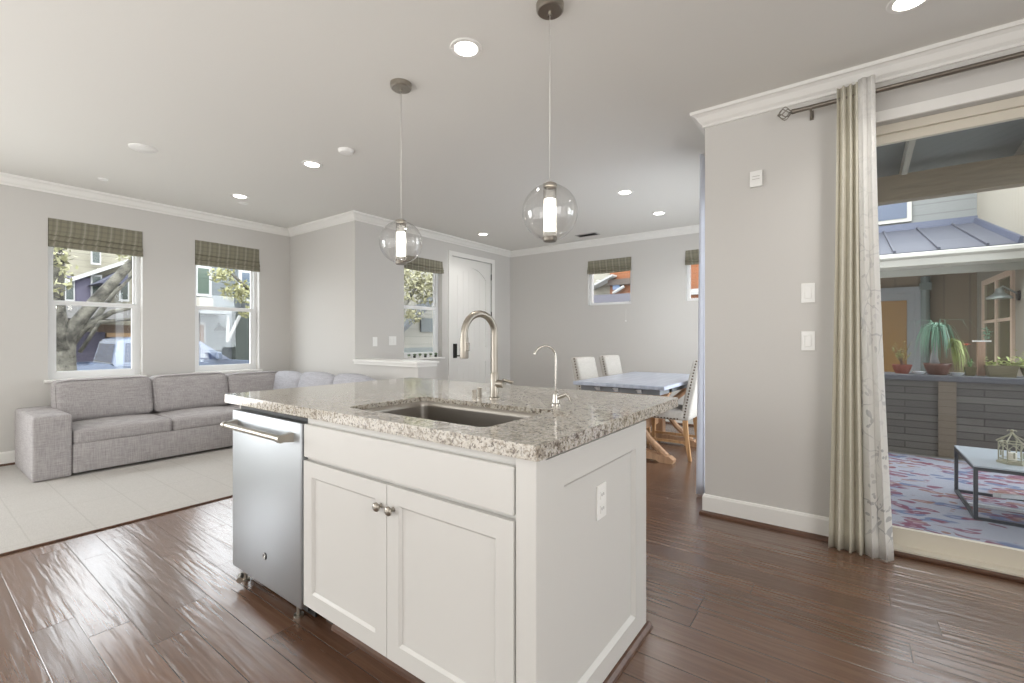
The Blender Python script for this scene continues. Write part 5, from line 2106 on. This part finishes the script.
def dimmed(r, g, b):
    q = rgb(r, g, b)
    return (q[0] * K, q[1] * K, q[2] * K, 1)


GUT2 = mat('dimmed_white_trim', dimmed(226, 226, 224), 0.7)


def solid(c, r=0.7):
    return m_paint('paint_%d_%d_%d' % c, dimmed(*c), r, 0.0)


# house seen through the first window
HX = -19.0
ha = thing('cream_house', 'cream and lavender house across the street in the first window', 'house', (HX, 3.5, GZ))
bm = B()
box(bm, HX - 4, HX, -2.0, 5.6, GZ, 4.8)
obj('wall', bm, m_siding('cream_siding', dimmed(178, 172, 152), 0.2), ha)
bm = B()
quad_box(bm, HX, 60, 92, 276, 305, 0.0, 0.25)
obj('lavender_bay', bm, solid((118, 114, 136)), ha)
bm = B()
a, b = atx(48, 285, HX), atx(132, 258, HX)
hexa(bm, [(HX, a.y, a.z - 0.12), (HX + 0.5, a.y, a.z - 0.12), (HX + 0.5, b.y, b.z - 0.12), (HX, b.y, b.z - 0.12),
          (HX, a.y, a.z), (HX + 0.5, a.y, a.z), (HX + 0.5, b.y, b.z), (HX, b.y, b.z)])
obj('band_board', bm, GUT2, ha)
for (u0, u1, v0, v1) in ((64, 71, 281, 300), (90, 98, 277, 300), (90, 97, 252, 264), (118, 125, 284, 300)):
    bm = B()
    quad_box(bm, HX, u0 - 1.5, u1 + 1.5, v0 - 2, v1 + 2, 0.25, 0.30)
    w_ = obj('window', bm, GUT2, ha)
    bm = B()
    quad_box(bm, HX, u0, u1, v0, v1, 0.30, 0.31)
    obj('pane', bm, mat('dark_pane', dimmed(72, 84, 78), 0.15), w_)
bm = B()
a, b, c = atx(98, 283, HX + 1.5), atx(128, 268, HX + 1.5), atx(128, 284, HX + 1.5)
prism(bm, [(a.y, a.z), (c.y, c.z), (b.y, b.z)], (HX + 0.0, HX + 1.5), 'x')
obj('gable', bm, solid((94, 96, 114)), ha)  # gable in shadow: its blue-dark shade is put into the colour
bm = B()
a, b = atx(66, 318, HX + 1.8), atx(142, 312, HX + 1.8)
box(bm, HX + 0.3, HX + 1.8, a.y, b.y, a.z - 0.0, a.z + 0.35)
obj('porch_roof', bm, solid((150, 148, 146)), ha)
bm = B()
quad_box(bm, HX, 58, 98, 332, 392, 0.0, 0.8)
obj('garage_front', bm, solid((78, 74, 92)), ha)
bm = B()
quad_box(bm, HX, 98, 142, 325, 392, 0.0, 0.6)
obj('shopfront', bm, solid((126, 104, 88)), ha)
bm = B()
quad_box(bm, HX, 100, 140, 333, 337, 0.6, 0.75)
obj('sign_board', bm, solid((196, 160, 120)), ha)

# house seen through the second window
hb = thing('blue_grey_house', 'pale blue-grey house across the street in the second window', 'house', (HX, 8.0, GZ))
bm = B()
box(bm, HX - 4, HX, 5.65, 8.05, GZ, 4.8)
obj('wall', bm, m_siding('pale_blue_siding', dimmed(156, 164, 168), 0.2), hb)
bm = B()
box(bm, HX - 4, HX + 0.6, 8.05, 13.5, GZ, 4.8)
obj('grey_wing', bm, m_siding('grey_siding', dimmed(120, 124, 128), 0.2), hb)
for (u0, u1, v0, v1, gc, dd_) in ((197, 208, 268, 294, (112, 128, 116), 0.0), (234, 250, 274, 288, (112, 128, 146), 0.6), (236, 250, 292, 300, (100, 116, 120), 0.6)):
    bm = B()
    quad_box(bm, HX, u0 - 3, u1 + 3, v0 - 3, v1 + 3, dd_, dd_ + 0.08)
    w_ = obj('window', bm, GUT2, hb)
    bm = B()
    quad_box(bm, HX, u0, u1, v0, v1, dd_ + 0.08, dd_ + 0.09)
    obj('pane', bm, mat('pane_tint', dimmed(*gc), 0.15), w_)
bm = B()
quad_box(bm, HX, 193, 212, 297, 308, 0.0, 0.10)
obj('cream_panel', bm, solid((206, 200, 186)), hb)
bm = B()
quad_box(bm, HX, 225, 262, 312, 392, 0.6, 0.9)
obj('garage_wing', bm, solid((84, 92, 88)), hb)
bm = B()
a, b = atx(190, 312, HX + 1.2), atx(232, 315, HX + 1.2)
box(bm, HX, HX + 1.2, a.y, b.y, a.z - 0.02, a.z + 0.10)
obj('porch_roof', bm, solid((170, 174, 176)), hb)
bm = B()
quad_box(bm, HX, 197, 205, 322, 388, 0.0, 0.06)
w_ = obj('door', bm, GUT2, hb)
bm = B()
quad_box(bm, HX, 199, 203, 325, 345, 0.06, 0.08)
obj('pane', bm, solid((176, 138, 112)), w_)
bm = B()
a, b, c = atx(228, 316, HX + 0.9), atx(236, 316, HX + 0.9), atx(229, 342, HX + 0.9)
tube(bm, [(HX + 0.9, a.y, c.z), (HX + 0.9, a.y, a.z)], 0.06, 6)
tube(bm, [(HX + 0.9, a.y, c.z + 0.05), (HX + 0.9 + 0.3, b.y, b.z)], 0.06, 6)
obj('bracket', bm, GUT2, hb)
bl2 = thing('street_wall_lamp', 'small dark wall lamp on the pale house across the street', 'wall lamp', tuple(atx(217, 330, HX)))
bm = B()
c = atx(217, 331, HX)
lathe(bm, [(0.22, c.z), (0.20, c.z + 0.05), (0.07, c.z + 0.16), (0.0, c.z + 0.20)], (HX + 0.30, c.y, 0), 16)
obj('lamp_shade', bm, BLACK, bl2)
bm = B()
tube(bm, [(HX, c.y, c.z + 0.18), (HX + 0.16, c.y, c.z + 0.28), (HX + 0.30, c.y, c.z + 0.18)], 0.03, 6)
obj('arm', bm, BLACK, bl2)

# trees
BARK = mat('mottled_bark', dimmed(132, 128, 116), 0.9)
_t = NT(BARK)
_n = _t.noise(_t.world(), 5, 4, 0.7)
_t.base(_t.ramp(_n.outputs['Fac'], [(0.4, dimmed(60, 57, 50)), (0.62, dimmed(140, 136, 124))]))


def leaves(bm, c, rad, n, size, seed):
    r_ = random.Random(seed)
    for _ in range(n):
        d = Vector((r_.gauss(0, 1), r_.gauss(0, 1), r_.gauss(0, 1)))
        d = d.normalized() * (r_.random() ** 0.5)
        p = Vector(c) + Vector((d.x * rad[0], d.y * rad[1], d.z * rad[2]))
        a = Vector((r_.gauss(0, 1), r_.gauss(0, 1), r_.gauss(0, 1))).normalized()
        b = a.cross(Vector((r_.gauss(0, 1), r_.gauss(0, 1), 1))).normalized()
        s = size * r_.uniform(0.6, 1.3)
        vs = [bm.verts.new(p - a * s), bm.verts.new(p + b * s * 0.5), bm.verts.new(p + a * s), bm.verts.new(p - b * s * 0.5)]
        bm.faces.new(vs)


TXP = -10.6
tr1 = thing('street_tree', 'leaning mottled-bark tree close outside the first living room window', 'tree', (TXP, atx(64, 380, TXP).y, GZ))
bm = B()


def tp(u, v, dx=0.0):
    return atx(u, v, TXP + dx)


b0 = tp(64, 378)
tube(bm, [(b0.x, b0.y, GZ), b0, tp(64, 352), tp(66, 336), tp(78, 322), tp(96, 300), tp(118, 277), tp(136, 258), tp(165, 230)], [0.24, 0.165, 0.15, 0.14, 0.105, 0.092, 0.08, 0.066, 0.045], 12)
tube(bm, [tp(63, 350), tp(57, 325), tp(55, 300), tp(58, 262), tp(60, 220)], [0.16, 0.14, 0.12, 0.08, 0.05], 9)
tube(bm, [tp(66, 342), tp(88, 326), tp(112, 312, 0.2), tp(142, 305, 0.3), tp(180, 296, 0.4)], [0.08, 0.055, 0.042, 0.035, 0.02], 8)
tube(bm, [tp(70, 345), tp(82, 330), tp(96, 318, -0.3), tp(112, 296, -0.4), tp(132, 276, -0.5)], [0.07, 0.06, 0.05, 0.035, 0.02], 8)
tube(bm, [tp(80, 352), tp(100, 322, 0.3), tp(142, 318, 0.6)], [0.03, 0.03, 0.02], 6)
obj('trunk', bm, BARK, tr1, smooth=True)
bm = B()
leaves(bm, tp(54, 260), (0.5, 0.28, 0.7), 380, 0.05, 1)
leaves(bm, tp(136, 252), (0.5, 0.35, 0.25), 160, 0.05, 2)
o = obj('foliage', bm, mat('pale_leaf', dimmed(176, 174, 128), 0.6), tr1)  # plain pale leaf colour
o['kind'] = 'stuff'

tr2 = thing('street_tree', 'young yellow-green leafy tree outside the second living room window', 'tree', (-11.5, atx(262, 380, -11.5).y, GZ))
bm = B()
b0 = atx(268, 380, -11.5)
tube(bm, [(b0.x, b0.y, GZ), b0, atx(266, 320, -11.5), atx(250, 290, -11.5), atx(225, 268, -11.5)], [0.12, 0.10, 0.08, 0.05, 0.02], 8)
tube(bm, [atx(266, 320, -11.5), atx(270, 280, -11.5), atx(262, 240, -11.5)], [0.08, 0.06, 0.03], 8)
obj('trunk', bm, BARK, tr2, smooth=True)
bm = B()
leaves(bm, atx(240, 292, -11.5), (0.5, 0.42, 0.28), 420, 0.05, 5)
leaves(bm, atx(222, 275, -11.5), (0.4, 0.25, 0.20), 200, 0.05, 6)
leaves(bm, atx(248, 312, -11.5), (0.3, 0.22, 0.14), 130, 0.05, 7)
leaves(bm, atx(265, 255, -11.5), (0.6, 0.5, 0.4), 300, 0.06, 8)
o = obj('foliage', bm, mat('yellow_green_leaf_tree', dimmed(188, 186, 130), 0.6), tr2)
o['kind'] = 'stuff'

# pickup truck parked along the street
TR = -13.0
pk = thing('pickup_truck', 'light blue pickup truck parked across both living room windows', 'truck', (TR - 0.9, 3.6, GZ))
PAINT = mat('light_blue_car_paint', dimmed(150, 164, 190), 0.25, 0.2, coat=0.6)
CGL = mat('tinted_car_glass', dimmed(44, 62, 100), 0.06, spec=0.9)
bm = B()
bot, rail, hood = -0.25, 0.60, 0.66
# body side profile in (y, z)
prof_ = [(0.75, bot), (0.75, rail), (2.88, rail), (2.88, 0.62), (5.18, 0.66), (5.9, 0.60), (6.15, 0.52), (6.22, 0.2), (6.2, bot)]
prism(bm, prof_, (TR - 1.85, TR), 'x')
es = [e for e in bm.edges]
bmesh.ops.bevel(bm, geom=es, offset=0.04, segments=2, affect='EDGES')
obj('body', bm, PAINT, pk, smooth='auto')
bm = B()
cab = [(2.90, 0.58), (3.02, 1.17), (3.3, 1.24), (4.5, 1.22), (5.30, 0.64)]
lo = [bm.verts.new((TR - 0.02, y_, z_)) for y_, z_ in cab]
# roof narrows inwards
for v in lo[1:4]:
    v.co.x -= 0.14
hi = [bm.verts.new((2 * (TR - 0.925) - v.co.x, v.co.y, v.co.z)) for v in lo]
bm.faces.new(lo)
bm.faces.new(hi[::-1])
for i in range(5):
    j = (i + 1) % 5
    bm.faces.new((lo[i], lo[j], hi[j], hi[i]))
bmesh.ops.bevel(bm, geom=bm.edges[:], offset=0.035, segments=2, affect='EDGES')
cb = obj('cab', bm, PAINT, pk, smooth='auto')


def side_glass(ya, yb, yc, yd):
    """trapezoid on the cab side: bottom ya..yb, top yc..yd"""
    bm = B()
    z0_, z1_ = 0.68, 1.10
    k0, k1 = (z0_ - 0.6) / 0.6 * 0.14, (z1_ - 0.6) / 0.6 * 0.14
    x0_, x1_ = TR - 0.012 - k0, TR - 0.012 - k1
    hexa(bm, [(x0_ - 0.03, ya, z0_), (x0_ + 0.012, ya, z0_), (x0_ + 0.012, yb, z0_), (x0_ - 0.03, yb, z0_),
              (x1_ - 0.03, yc, z1_), (x1_ + 0.012, yc, z1_), (x1_ + 0.012, yd, z1_), (x1_ - 0.03, yd, z1_)])
    return obj('side_window', bm, CGL, pk)


side_glass(3.10, 3.75, 3.14, 3.75)
side_glass(3.86, 4.95, 3.86, 4.50)
bm = B()
hexa(bm, [(TR - 1.65, 2.90, 0.66), (TR - 0.2, 2.90, 0.66), (TR - 0.2, 2.93, 0.66), (TR - 1.65, 2.93, 0.66),
          (TR - 1.55, 2.985, 1.08), (TR - 0.3, 2.985, 1.08), (TR - 0.3, 3.01, 1.08), (TR - 1.55, 3.01, 1.08)])
obj('rear_window', bm, CGL, pk)
bm = B()
hexa(bm, [(TR - 1.70, 5.18, 0.74), (TR - 0.15, 5.18, 0.74), (TR - 0.15, 5.14, 0.72), (TR - 1.70, 5.14, 0.72),
          (TR - 1.58, 4.61, 1.17), (TR - 0.27, 4.61, 1.17), (TR - 0.27, 4.57, 1.14), (TR - 1.58, 4.57, 1.14)])
obj('windscreen', bm, CGL, pk)
for yy in (1.55, 5.35):
    for xx in (TR - 0.02, TR - 1.83):
        bm = B()
        lathe(bm, [(0.0, -0.11), (0.24, -0.11), (0.34, -0.10), (0.36, -0.06), (0.36, 0.06), (0.34, 0.10), (0.24, 0.10), (0.0, 0.09)], (xx, yy, GZ + 0.36), 28, 'x')
        wh = obj('wheel', bm, mat('tyre_rubber', dimmed(34, 34, 36), 0.8), pk, smooth='auto')
bm = B()
box(bm, TR - 0.05, TR + 0.012, 5.75, 6.10, 0.36, 0.50, 0.01)
obj('headlight', bm, mat('headlight_lens', dimmed(80, 108, 150), 0.1), pk)
bm = B()
box(bm, TR, TR + 0.16, 4.9, 5.0, 0.68, 0.86, 0.02)
obj('wing_mirror', bm, PAINT, pk)

# entry window view: porch wall, gable and shrub
eb = thing('porch_house', 'pale house with a grey gable seen through the entry window', 'house', (-12, 12, GZ))
EX = -11.5
bm = B()
a, b = atx(395, 330, EX), atx(455, 330, EX)
box(bm, EX - 2, EX, a.y - 3.0, b.y + 4, GZ, 0.9)
obj('wall', bm, solid((150, 156, 154)), eb)
bm = B()
box(bm, EX - 2, EX, a.y - 3.0, b.y + 4, 0.9, 4.2)
obj('upper_wall', bm, m_siding('pale_sage_siding', dimmed(184, 180, 168), 0.25), eb)
bm = B()
p1, p2, p3 = atx(400, 336, EX + 0.6), atx(440, 298, EX + 0.6), atx(440, 304, EX + 0.6)
hexa(bm, [(EX, p1.y, p1.z), (EX + 0.6, p1.y, p1.z), (EX + 0.6, p2.y, p2.z), (EX, p2.y, p2.z),
          (EX, p1.y, p1.z + 0.15), (EX + 0.6, p1.y, p1.z + 0.15), (EX + 0.6, p2.y, p2.z + 0.15), (EX, p2.y, p2.z + 0.15)])
obj('rake_board', bm, solid((120, 124, 128)), eb)
bm = B()
quad_box(bm, EX, 420, 434, 318, 332, 0.0, 0.06)
obj('window', bm, solid((130, 136, 136)), eb)
tr3 = thing('street_tree', 'blossoming leafy tree filling the top of the entry window', 'tree', (-9.5, atx(400, 360, -9.5).y, GZ))
bm = B()
b0 = atx(396, 350, -9.5)
tube(bm, [(b0.x, b0.y, GZ), b0, atx(402, 310, -9.5), atx(420, 280, -9.5)], [0.12, 0.09, 0.07, 0.03], 8)
obj('trunk', bm, BARK, tr3, smooth=True)
bm = B()
leaves(bm, atx(420, 285, -9.5), (0.7, 0.9, 0.55), 900, 0.07, 21)
leaves(bm, atx(412, 316, -9.5), (0.4, 0.3, 0.22), 160, 0.06, 22)
o = obj('foliage', bm, mat('pale_blossom_leaf', dimmed(184, 180, 140), 0.6), tr3)
o['kind'] = 'stuff'

# house close behind the dining windows
hc = thing('orange_timber_house', 'cream and orange timber house outside the dining windows', 'house', (-3, 9.6, GZ))
YN = 9.2


def patch(bm, u0, u1, v0, v1, d0, d1):
    a, b = aty(u0, v0, YN), aty(u1, v1, YN)
    box(bm, min(a.x, b.x), max(a.x, b.x), YN - d1, YN - d0, min(a.z, b.z), max(a.z, b.z))


bm = B()
a = aty(611, 300, YN)
box(bm, -8, a.x, YN, YN + 2, GZ, 5.5)
obj('cream_wall', bm, m_siding('cream_lap_siding', dimmed(206, 200, 182), 0.16), hc)
bm = B()
box(bm, a.x, -0.5, YN - 0.05, YN + 2, GZ, 5.5)
obj('orange_wall', bm, m_siding('orange_cedar', dimmed(186, 112, 62), 0.12), hc)
bm = B()
patch(bm, 580, 640, 297, 312, 0.05, 0.20)
obj('base_band', bm, solid((140, 138, 150)), hc)
bm = B()
p1, p2 = aty(588, 287, YN - 0.3), aty(612, 274, YN - 0.3)
hexa(bm, [(p1.x, YN - 0.3, p1.z - 0.04), (p2.x, YN - 0.3, p2.z - 0.04), (p2.x, YN, p2.z - 0.04), (p1.x, YN, p1.z - 0.04),
          (p1.x, YN - 0.3, p1.z), (p2.x, YN - 0.3, p2.z), (p2.x, YN, p2.z), (p1.x, YN, p1.z)])
obj('eave_board', bm, GUT2, hc)
bm = B()
patch(bm, 611, 640, 280.5, 284, 0.05, 0.16)
obj('trim_board', bm, solid((120, 108, 100)), hc)
bm = B()
patch(bm, 615, 622, 281, 290, 0.05, 0.12)
w_ = obj('window', bm, mat('slate_blue_pane', rgb(104, 122, 150), 0.2), hc)
bm = B()
p1, p2 = aty(612, 293, YN - 0.2), aty(623, 286, YN - 0.2)
tube(bm, [(p1.x, YN - 0.15, p1.z), (p2.x, YN - 0.15, p2.z)], 0.032, 8)
obj('pipe_elbow', bm, GUT2, hc)
bm = B()
patch(bm, 684, 712, 290, 294, 0.05, 0.12)
obj('trim_board', bm, GUT2, hc)
